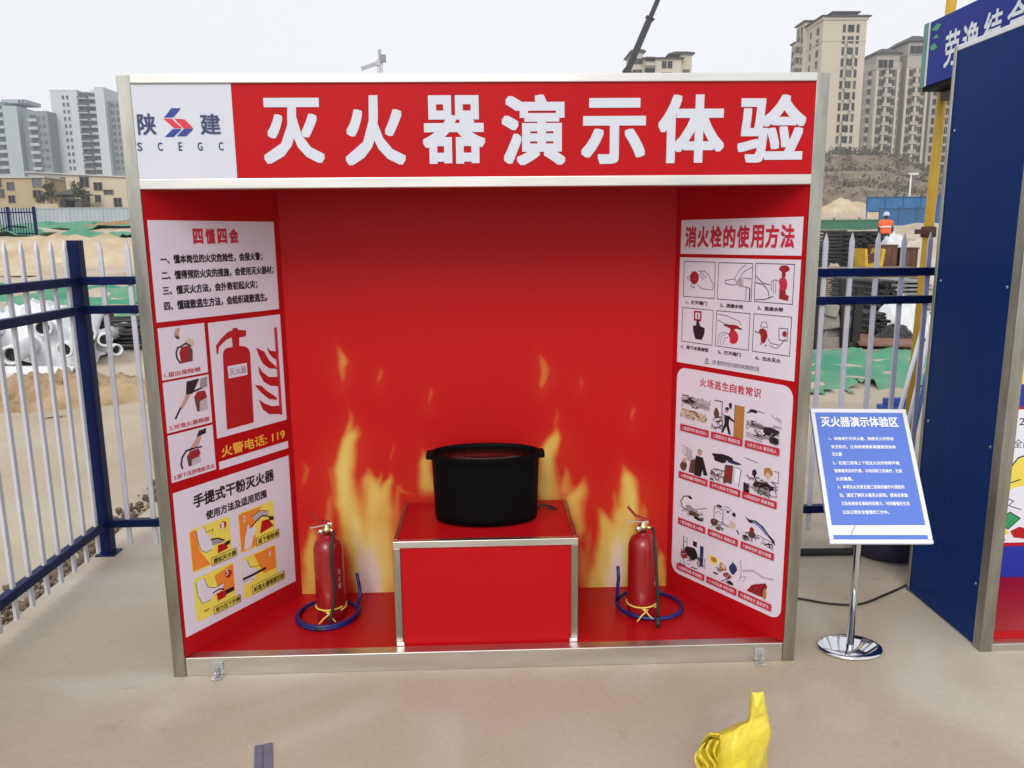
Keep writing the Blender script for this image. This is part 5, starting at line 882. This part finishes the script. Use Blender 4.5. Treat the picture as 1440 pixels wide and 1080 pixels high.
class Tower:
    def __init__(s, name, label, loc, wall, rz=0, group=None, fm=None, gm=None):
        s.r = thing(name, label, 'apartment tower', loc, rz, group); s.n = 0; s.w = wall; s.pro = {}; s.fm = fm or M_FRM; s.gm = gm or M_GLS; s.rest = MB()
    def blk(s, x0, x1, y0, y1, z0, z1, m=None, bands=None, roof=None, rm=None, over=.7):
        b = MB().box(x0, x1, y0, y1, z0, z1)
        for z in bands or []: b.box(x0-.12, x1+.12, y0-.12, y1+.12, z, z+.25)
        w = b.build('wall', m or s.w, s.r)
        if roof:
            t = MB().box(x0-over, x1+over, y0-over, y1+over, z1+.01, z1+.35); k = min(x1-x0, y1-y0)*.32
            t.add([(x0-over, y0-over, z1+.36), (x1+over, y0-over, z1+.36), (x1+over, y1+over, z1+.36), (x0-over, y1+over, z1+.36), (x0+k, y0+k, z1+roof), (x1-k, y0+k, z1+roof), (x1-k, y1-k, z1+roof), (x0+k, y1-k, z1+roof)], [(0, 1, 5, 4), (1, 2, 6, 5), (2, 3, 7, 6), (3, 0, 4, 7), (4, 5, 6, 7)])
            t.build('roof', rm or M_ROOF, s.r)
        return w
    def win(s, face, c, cols, rows, bars=1, name='window'):
        for z in rows:
            for x, w, h in cols:
                if face == 'front': L, rz = (x, c, z), 0
                elif face == 'left': L, rz = (c, x, z), -math.pi/2
                else: L, rz = (c, x, z), math.pi/2
                if s.n >= 100:
                    M = Matrix.Translation(L) @ Matrix.Rotation(rz, 4, 'Z') @ Matrix.Diagonal((w, 1, h, 1)); q = pane_mesh(0, 0, 0); s.rest.v += [] ; o = len(s.rest.v)
                    s.rest.v += [M @ v for v in q.v]; s.rest.f += [[i+o for i in f] for f in q.f]; s.rest.mi += q.mi; s.rest.sm += q.sm
                    continue
                s.n += 1
                if bars not in s.pro:
                    s.pro[bars] = pane_mesh(0, 0, bars).build(name, [s.fm, s.gm], s.r); p_ = s.pro[bars]; p_.location = L; p_.scale = (w, 1, h); p_.rotation_euler = (0, 0, rz)
                else: lcopy(s.pro[bars], L, s.r, (w, 1, h), rz)
        return s
    def balc(s, face, c, xs, rows, w, d, m, rail, hr=1.0):
        p = None
        for x in xs:
            for z in rows:
                L = {'front': (x, c, z), 'left': (c, x, z), 'right': (c, x, z)}[face]; rz = {'front': 0, 'left': -math.pi/2, 'right': math.pi/2}[face]
                if p is None:
                    p = MB().box(-w/2, w/2, -d, 0, 0, .25).build('balcony', m, s.r); MB().box(-w/2, w/2, -d, -d+.1, .26, hr).box(-w/2, -w/2+.1, -d+.11, 0, .26, hr).box(w/2-.1, w/2, -d+.11, 0, .26, hr).build('railing', rail, p)
                    MB().box(-w/2+.15, w/2-.15, -.06, -.01, .3, 2.5).build('opening', s.gm, p); p.location = L; p.rotation_euler = (0, 0, rz)
                else:
                    q = lcopy(p, L, s.r, None, rz); [lcopy(k_, k_.location, q) for k_ in KIDS(p)]
        return s
    def ac(s, face, c, xs, rows):
        p = None; g = random.Random(len(rows)*7+int(c*10))
        for z in rows:
            for x in xs:
                if g.random() < .45: continue
                L = (x, c, z) if face == 'front' else (c, x, z)
                if p is None: p = MB().box(-.45, .45, -.38, 0, -.3, .3).lathe([(.24, 0), (.2, .02), (0, .02)], 14, (-.12, -.38, 0), 1, 1, 1, True, Matrix.Rotation(math.pi/2, 4, 'X')).build('air_conditioner', [M_AC, M_GLS], s.r); p.location = L; p.rotation_euler = (0, 0, 0 if face == 'front' else -math.pi/2)
                else: lcopy(p, L, s.r, None, 0 if face == 'front' else -math.pi/2)
        return s
    def done(s):
        if s.rest.v: s.rest.build('window', [s.fm, s.gm], s.r)['kind'] = 'stuff'
M_CREAM = mat('cream render', (.52, .465, .37), .85, var=.05, scale=.12); M_TAUPE = mat('taupe render', (.38, .345, .31), .85, var=.05, scale=.12); M_CREAM2 = mat('pale cream render', (.56, .51, .43), .85, var=.05, scale=.1)
M_ROOF = mat('dark roof tile', (.055, .05, .052), .8, var=.2, scale=.6)
def zof(py, px, Y): return at(px, py, Y).z
# cream tower beside the header's end
Y = 210; bx = at(1151, 150, Y).x; k_ = at(1251, 150, Y).x-bx; m1 = k_/100
z = lambda py, Y=210, px=1190: zof(py, px, Y)
T = Tower('apartment_tower', 'tall cream apartment tower with dark stepped roofs, just past the header end', (bx, Y, 0), M_CREAM, 0, 'apartment towers on the skyline')
fl = (z(40)-z(56)); base = z(330)
bnd = [z(57)]
T.blk(0, 60*m1, 0, 10, base, z(28), bands=[z(58)]); T.blk(-.3, 60*m1+.3, -.3, 10.3, z(28)+.01, z(24), M_CREAM2, roof=.6, over=.5)
T.blk(18*m1, 50*m1, 2, 9, z(24)+2, z(18)+.4, M_CREAM2, roof=1.0)
T.blk(-.8, 8, 10.05, 16, base, z(16), M_CREAM, roof=.8, over=.5)
T.blk(-1.0, 6, 16.05, 18.5, base, z(40), M_TAUPE, roof=.7, over=.4)
rows = [z(40)-fl*i for i in range(13)]
T.win('front', -.01, [(29*m1, .75, 2.0), (38.5*m1, 1.7, 1.8), (48*m1, .75, 2.0)], rows)
T.win('left', -.01, [(3.0, 1.5, 1.7), (7.6, .8, 1.7)], rows[:9], 1); T.win('left', -.81, [(11.6, 1.2, 1.8)], rows[:9], 1)
T.ac('front', -.02, [34*m1, 43.6*m1], [r-1.2 for r in rows]); T.balc('left', -.81, [14.2], [r-1.4 for r in rows[:9]], 2.6, .9, M_CREAM2, M_TAUPE); T.win('left', -1.01, [(17.3, 1.2, 1.6)], rows[1:8])
T.win('left', -.82, [(12, 1.1, 2.0), (14.4, 1.1, 2.0)], [z(27)], 1); T.done()

# pale slim tower between
Y = 262; bx = at(1211, 150, Y).x; m2 = (at(1311, 150, Y).x-bx)/100; z2 = lambda py: zof(py, 1222, 262)
T = Tower('apartment_tower', 'slim plain cream tower between the two big cream towers', (bx, Y, 0), M_CREAM2, 0, 'apartment towers on the skyline')
T.blk(0, 24*m2, 0, 14, z2(330), z2(113), roof=1.2); T.blk(3*m2, 20*m2, 2, 10, z2(113)+1.5, z2(106), roof=1.4); T.win('front', -.01, [(6*m2, 1.4, 1.6), (17*m2, 1.4, 1.6)], [z2(122)-3*i for i in range(9)]); T.done()
# long taupe block
Y = 245; bx = at(1228, 150, Y).x; m3 = (at(1328, 150, Y).x-bx)/100; z3 = lambda py: zof(py, 1280, 245); f3 = z3(100)-z3(113.6)
T = Tower('apartment_tower', 'long taupe apartment block with rows of dark windows behind the blue sign', (bx, Y, 0), M_TAUPE, 0, 'apartment towers on the skyline')
T.blk(0, 32*m3, 0, 14, z3(330), z3(76), roof=2.0, bands=[z3(97), z3(84)]); T.blk(32.05*m3, 41*m3, 2.5, 13, z3(330), z3(84), M_CREAM); T.blk(41.05*m3, 70*m3, -.8, 14, z3(330), z3(60), roof=2.2, bands=[z3(96), z3(78)]); T.blk(70.05*m3, 79*m3, 2.0, 13, z3(330), z3(78), M_CREAM); T.blk(79.05*m3, 118*m3, 0, 14, z3(330), z3(72), roof=1.3)
r3 = [z3(103)-f3*i for i in range(14)]
for a_ in (0, 15, 30): T.blk(a_*m3-.35 if a_ else 0.02, a_*m3+.35 if a_ else .7, -.7, -.01, z3(330), z3(97)-.3, M_CREAM)
for a_ in (41.3, 55, 69.6): T.blk(a_*m3-.35, a_*m3+.35, -1.5, -.81, z3(330), z3(96)-.3, M_CREAM)
T.win('front', -.81, [(46*m3, 1.5, 1.9), (50.5*m3, 1.5, 1.9), (60*m3, 2.1, 2.1), (65.5*m3, 1.4, 1.9)], r3, 1); T.win('front', -.01, [(5*m3, 1.3, 1.9), (10*m3, 1.5, 1.9), (22*m3, 2.1, 2.1), (27*m3, 1.3, 1.9)], r3[:11], 1)
T.win('front', 2.49, [(36.5*m3, 1.5, 1.9)], r3[:12]); T.win('front', -.01, [(86*m3, 1.5, 1.9), (91*m3, 1.5, 1.9), (100*m3, 2.0, 2.0), (106*m3, 2.0, 2.0), (112*m3, 1.5, 1.8)], r3); T.win('front', 1.99, [(74.5*m3, 1.5, 1.9)], r3)
T.win('front', -.01, [(6*m3, 1.5, 2.4), (12*m3, 1.5, 2.4), (20*m3, 1.5, 2.4)], [z3(90)]); T.win('front', -.81, [(47*m3, 1.6, 2.8), (54*m3, 1.6, 2.8), (61*m3, 1.6, 2.8)], [z3(72)])
T.ac('front', -.82, [48.3*m3, 63*m3], [r-1.3 for r in r3]); T.ac('front', -.02, [7.5*m3, 24.6*m3], [r-1.3 for r in r3[:11]]); T.balc('front', -.81, [55*m3], [r-1.3 for r in r3], 2.4, 1.0, M_CREAM, M_TAUPE); T.balc('front', -.01, [16*m3], [r-1.3 for r in r3[:11]], 2.4, 1.0, M_CREAM, M_TAUPE); T.balc('left', -.01, [3.5, 9], [r-1.3 for r in r3[:10]], 2.6, 1.0, M_CREAM, M_TAUPE); T.done()
# tower behind the header
Y = 230; bx = at(888, 90, Y).x; m0 = (at(988, 90, Y).x-bx)/100; z0 = lambda py: zof(py, 930, 230); f0 = 3.0
T = Tower('apartment_tower', 'cream apartment tower whose top rises above the header beside the crane boom', (bx, Y, 0), M_CREAM, 0, 'apartment towers on the skyline')
T.blk(3*m0, 18*m0, 2, 12, 6, z0(71), roof=1.2); T.blk(18.05*m0, 70*m0, 0, 12, 6, z0(83), M_CREAM2, roof=1.0); T.blk(70.05*m0, 86*m0, 1, 12, 6, z0(72)-.6, roof=1.0); T.blk(58*m0, 87*m0, 3, 10, z0(83)+2, z0(74), roof=1.4); T.blk(22*m0, 34*m0, 3, 10, z0(83)+1.3, z0(79), M_CREAM2)
T.win('front', -.01, [(46*m0, 1.4, 2), (54*m0, 1.4, 2)], [z0(91)-3*i for i in range(6)]); T.win('front', 1.99, [(7*m0, 1.5, 1.6), (13*m0, 1.5, 1.6)], [z0(84)-3*i for i in range(6)]); T.win('front', .99, [(78*m0, 2, 1.6)], [z0(101)-3*i for i in range(4)])
T.balc('front', -.01, [26*m0], [z0(93)-3*i for i in range(5)], 3.2, 1.0, M_CREAM, M_TAUPE); T.done()
# blue-grey towers
M_BG = mat('pale grey render', (.50, .53, .56), .8, var=.05, scale=.1); M_BD = mat('blue grey render', (.20, .235, .255), .8, var=.06, scale=.1); M_BL = mat('light blue render', (.36, .42, .46), .8, var=.05, scale=.1); M_WH = mat('white slab edge', (.55, .57, .59), .8); M_FB = mat('grey frame', (.35, .38, .41), .7); M_FG = mat('blue grey glass', (.055, .075, .085), .2)
Y = 325; bx = at(78, 200, Y).x; mL = (at(178, 200, Y).x-bx)/100; zL = lambda py: zof(py, 100, 325); fL_ = zL(140)-zL(150.1)
T = Tower('apartment_tower', 'pale grey apartment tower with a blank gable beside the booth', (bx, Y, 0), M_BG, 0, 'apartment towers on the skyline', M_FB, M_FG)
T.blk(0, 37*mL, 0, 16, 12, zL(126), over=.3, bands=[zL(127.5)]); T.blk(37.02*mL, 50*mL, 1.8, 16, 12, zL(128), M_BD); T.blk(50.02*mL, 61*mL, 2.6, 16, 12, zL(130), M_BD); T.blk(61.02*mL, 74*mL, .5, 16, 12, zL(122), M_BG); T.blk(46*mL, 61*mL, 6, 14, zL(130)+.1, zL(122.5), M_BG); T.blk(74.02*mL, 110*mL, 3, 16, 12, zL(141), M_BD)
T.win('front', -.01, [(17.5*mL, .9, 1.5), (23.5*mL, .9, 1.5)], [zL(137)-fL_*i for i in range(11)], 0)
T.balc('front', 1.79, [43.5*mL], [zL(139)-fL_*i for i in range(12)], 3.5, 2.2, M_WH, M_FG); T.balc('front', 2.59, [55.5*mL], [zL(139)-fL_*i for i in range(12)], 3.0, 1.2, M_BL, M_BL)
T.win('front', 2.99, [(80*mL, 1.8, 1.8), (88*mL, 1.8, 1.8), (97*mL, 1.8, 1.8)], [zL(147)-fL_*i for i in range(10)]); T.done()
Y = 320; bx = at(-40, 200, Y).x; mM = (at(60, 200, Y).x-bx)/100; zM = lambda py: zof(py, 30, 320)
T = Tower('apartment_tower', 'dark blue-grey apartment tower at the outer edge, with a pale central shaft', (bx, Y, 0), M_BD, 0, 'apartment towers on the skyline', M_FB, M_FG)
T.blk(0, 53*mM, 0, 15, 12, zM(143), bands=[zM(145)]); T.blk(40*mM, 74*mM, 4, 15, zM(143)+.1, zM(137), M_BL); T.blk(53.02*mM, 73*mM, -2, 15, 12, zM(150), M_BL); T.blk(73.02*mM, 88*mM, .5, 15, 12, zM(159), M_BD); T.blk(88.02*mM, 114*mM, -1.5, 15, 12, zM(157), M_BD)
T.balc('front', -.01, [34*mM, 46*mM], [zM(158)-3*i for i in range(9)], 3.0, 1.4, M_WH, M_BL); T.balc('front', -1.51, [94*mM], [zM(172)-3*i for i in range(8)], 3.2, 1.4, M_WH, M_BL); T.win('front', -1.51, [(101*mM, 1.5, 1.6), (108*mM, 1.5, 1.6)], [zM(167)-3*i for i in range(9)]); T.win('front', -.01, [(40*mM, 1.2, 1.7)], [zM(152)-3*i for i in range(10)], 0)
T.win('front', 3.99, [(66*mM, 1, 1.2), (71*mM, 1, 1.2)], [zM(140)], 0); T.done()
# ------------------------------------------------------------------ village houses
M_Y1 = mat('ochre render', (.42, .33, .20), .9, var=.08, scale=.5); M_Y2 = mat('pale yellow render', (.52, .46, .34), .9, var=.07, scale=.5); M_G1 = mat('grey render', (.36, .36, .36), .9, var=.07, scale=.5); M_TR = mat('pale roof sheet', (.50, .50, .48), .8)
def house(label, px0, px1, pyt, pyb, Y, m, cols, dep=8, slope=0, extra=None):
    a, b_ = at(px0, pyb, Y), at(px1, pyt, Y); w, h_ = b_.x-a.x, b_.z-a.z; t = thing('village_house', label, 'house', (a.x, Y, a.z), 0, 'village houses below the towers')
    v = [(0, 0, -2), (w, 0, -2), (w, 0, h_), (0, 0, h_-slope)]; MB().add(v+[(x, dep, z_) for x, y, z_ in v], [(0, 1, 2, 3), (4, 7, 6, 5), (0, 4, 5, 1), (1, 5, 6, 2), (3, 2, 6, 7), (0, 3, 7, 4)]).build('wall', m, t)
    MB().bar((-.35, dep/2, h_-slope+.1), (w+.35, dep/2, h_+.1), dep+.8, .18).build('roof', M_TR, t)
    for px, py, ww, hh in cols:
        o = pane_mesh(0, 0, 1).build('window', [M_FRM, M_GLS], t); q = at(px, py, Y); o.location = (q.x-a.x, -.01, q.z-a.z); o.scale = (ww, 1, hh)
    return t
house('ochre two-storey village house at the outer edge', -40, 62, 250, 300, 140, M_Y1, [(15, 262, 1.3, 1.4), (52, 257, 1.6, 1.7), (-3, 257, 1.3, 1.5), (1, 272, 1.4, 1.5), (17, 280, 1.2, 1.3), (53, 273, 1.6, 1.4)])
house('grey village house set back between the ochre and pale yellow ones', 46, 100, 246, 300, 152, M_G1, [(90, 255, 1.2, 1.5), (91, 269, 1.2, 1.5), (75, 258, 1, 1.2)], 8, -.5)
house('pale yellow village house beside the booth', 98, 190, 250, 303, 139, M_Y2, [(119, 256, 1.6, 1.8), (138, 262, 1.5, 1.4), (153, 270, 1.7, .8), (166, 285, 1.4, 1.7), (121, 275, 1.4, 1.6), (138, 279, 1, 1.2)], 8, -.6)
a = at(82, 293, 134); pv = thing('gatehouse', 'small dark gatehouse with an upturned roof between the village houses', 'gatehouse', (a.x, 134, a.z)); w = at(118, 293, 134).x-a.x; h_ = at(90, 280, 134).z-a.z
M_DK = mat('dark gate timber', (.07, .075, .07), .8)
MB().box(.3, w-.3, 0, 3, -2, h_).build('wall', M_DK, pv); MB().add([(-.5, -.6, h_+.7), (w*.25, -.6, h_), (w*.75, -.6, h_), (w+.5, -.6, h_+.7), (w*.5, 1.5, h_+1.9), (-.5, 3.6, h_+.7), (w+.5, 3.6, h_+.7)], [(0, 1, 4), (1, 2, 4), (2, 3, 4), (0, 4, 5), (3, 6, 4), (5, 4, 6), (0, 5, 6, 3)]).build('roof', M_DK, pv)
MB().box(w*.35, w*.65, -.06, -.01, -1, h_*.8).build('door', M_BLACK, pv)
hoarding('low pale wall in front of the village houses', (at(50, 300, 128).x, 128), (at(82, 300, 128).x, 128), at(60, 302, 128).z-1, at(60, 283, 128).z-.4, M_Y2, M_Y2, 3, 'wall', 'village_wall', None, .05)
def tree(label, px, py, Y, h_, rx, seed, dens=700):
    g = random.Random(seed); a = at(px, py, Y); t = thing('dark_tree', label, 'tree', (a.x, Y, a.z), 0, 'small trees by the village houses'); b = MB()
    b.tube([(0, 0, -1), (.1, 0, h_*.4), (.05, .1, h_*.8)], [.16, .12, .04], 7)
    for k in range(5): an = g.uniform(0, 6.28); b.tube([(.08, 0, h_*(.3+.08*k)), (rx*.7*math.cos(an), rx*.7*math.sin(an), h_*(.5+.09*k))], [.07, .02], 5)
    b.build('trunk', M_RUST, t); c = MB(); cl = [Vector((g.gauss(0, rx*.45), g.gauss(0, rx*.45), h_*g.uniform(.35, .95))) for _ in range(9)]
    for i in range(dens):
        o = g.choice(cl)+Vector((g.gauss(0, rx*.24), g.gauss(0, rx*.24), g.gauss(0, h_*.08))); u = Vector((g.gauss(0, 1), g.gauss(0, 1), g.gauss(0, 1))).normalized()*g.uniform(.08, .2); v = u.orthogonal().normalized()*g.uniform(.06, .14)
        c.add([o-u, o+v, o+u, o-v], [(0, 1, 2, 3)], g.randint(0, 1))
    c.build('crown', [mat('leaf dark', (.035, .045, .025), .9), mat('leaf mid', (.075, .08, .045), .9)], t, recalc=False)
tree('dark tree between the ochre house and the grey house', 72, 288, 131, 3.4, 1.0, 1); tree('dark tree beside the gatehouse in front of the pale yellow house', 115, 289, 130, 3.6, 1.0, 2); tree('low dark tree at the corner of the ochre house', 62, 296, 129, 2.4, .9, 3, 450)
# ------------------------------------------------------------------ cranes
bs = at(880, 105, 60); be = at(925, 0, 60); d = (be-bs); bt = bs - d*((bs.z-4.0)/d.z); tp = be + d*.7; j = bs + d*.76
cr = thing('mobile_crane', 'dark telescopic crane boom rising steeply behind the header', 'crane', (bt.x, 60, 1.9)); o = Vector(cr.location); M_CR = mat('dark crane paint', (.018, .019, .024), .5, var=.2, scale=2)
MB().bar(bt-o, j-o, .43, .48).build('boom', M_CR, cr, bevel=.04); MB().bar(j-d*.02-o, tp-o, .31, .35).build('boom_extension', M_CR, cr, bevel=.03); MB().bar(j-d*.012-o, j+d*.006-o, .60, .66).build('boom_collar', M_CR, cr, bevel=.02)
MB().bar(bs+d*.02-o, bs+d*.06-o, .58, .64).build('boom_collar', M_CR, cr, bevel=.02)
MB().box(-1.3, 4.2, -1.2, 1.2, .9, 1.5).build('carrier', mat('crane yellow', (.5, .34, .03), .5), cr, bevel=.05); MB().box(-1.4, 1.3, -1.1, 1.1, 1.52, 2.6).build('turret', M_CR, cr, bevel=.08); MB().box(2.6, 4.3, -1.15, 1.15, 1.52, 2.8).build('cab', mat('crane yellow', (.5, .34, .03), .5), cr, bevel=.1)
for x in (-.8, .6, 3.2):
    for s in (-1, 1): MB().lathe([(.0, -.18), (.42, -.18), (.5, -.1), (.5, .1), (.42, .18), (0, .18)], 20, (x, s*1.0, .45), 0, 1, 1, True, Matrix.Rotation(math.pi/2, 4, 'X')).build('wheel', M_RUBBER, cr)
YC = 330; a = at(535, 105, YC); tc = thing('tower_crane', 'small pale tower crane far behind the header', 'crane', (a.x, YC, 8)); M_TC = mat('pale crane lattice', (.33, .34, .36), .7); o = Vector(tc.location)
zt = at(535, 84, YC).z-8; zp = at(534, 69, YC).z-8
def lattice(p0, p1, w, n, r=.12):
    p0, p1 = Vector(p0), Vector(p1); dd = (p1-p0); x = dd.normalized().orthogonal().normalized()*w/2; y = dd.normalized().cross(x.normalized())*w/2; b = MB(); C4 = [x+y, x-y, -x-y, -x+y]
    for c in C4: b.bar(p0+c, p1+c, r, r)
    for i in range(n):
        for k in range(4): b.bar(p0+dd*(i/n)+C4[k], p0+dd*((i+1)/n)+C4[(k+1) % 4], r*.7, r*.7)
    return b
lattice((0, 0, 0), (0, 0, zt), 1.5, 26, .16).build('mast', M_TC, tc)
lattice((0, 0, zt), (0, 0, zp), .8, 4, .18).build('tower_top', M_TC, tc)
e = at(508, 97, YC)-o; e.y = 0; lattice((0, 0, zt-1), e, 1.0, 14, .16).build('jib', M_TC, tc); e2 = at(540, 79, YC)-o; e2.y = 0; lattice((0, 0, zt-1), e2, 1.2, 5, .2).build('counter_jib', M_TC, tc)
MB().box(e2.x-.9, e2.x+.6, -1, 1, e2.z-2.2, e2.z+.5).build('counterweight', mat('counterweight', (.2, .2, .21), .8), tc); MB().box(-1.4, .2, -1.6, .4, zt-2.4, zt-.4).build('cab', mat('crane cab', (.45, .46, .48), .6), tc)
# ------------------------------------------------------------------ haze
HAZE = 0.0006
hzb = MB().box(-420, 420, -60, 420, -8, 130); hm = bpy.data.materials.new('thin haze'); hm.use_nodes = True; hn = hm.node_tree; hn.nodes.clear()
ho = hn.nodes.new('ShaderNodeOutputMaterial'); hv = hn.nodes.new('ShaderNodeVolumePrincipled'); hv.inputs['Color'].default_value = (.96, .97, 1, 1); hv.inputs['Density'].default_value = HAZE
hn.links.new(hv.outputs[0], ho.inputs['Volume']); tag(hzb.build('haze', hm), kind='stuff')
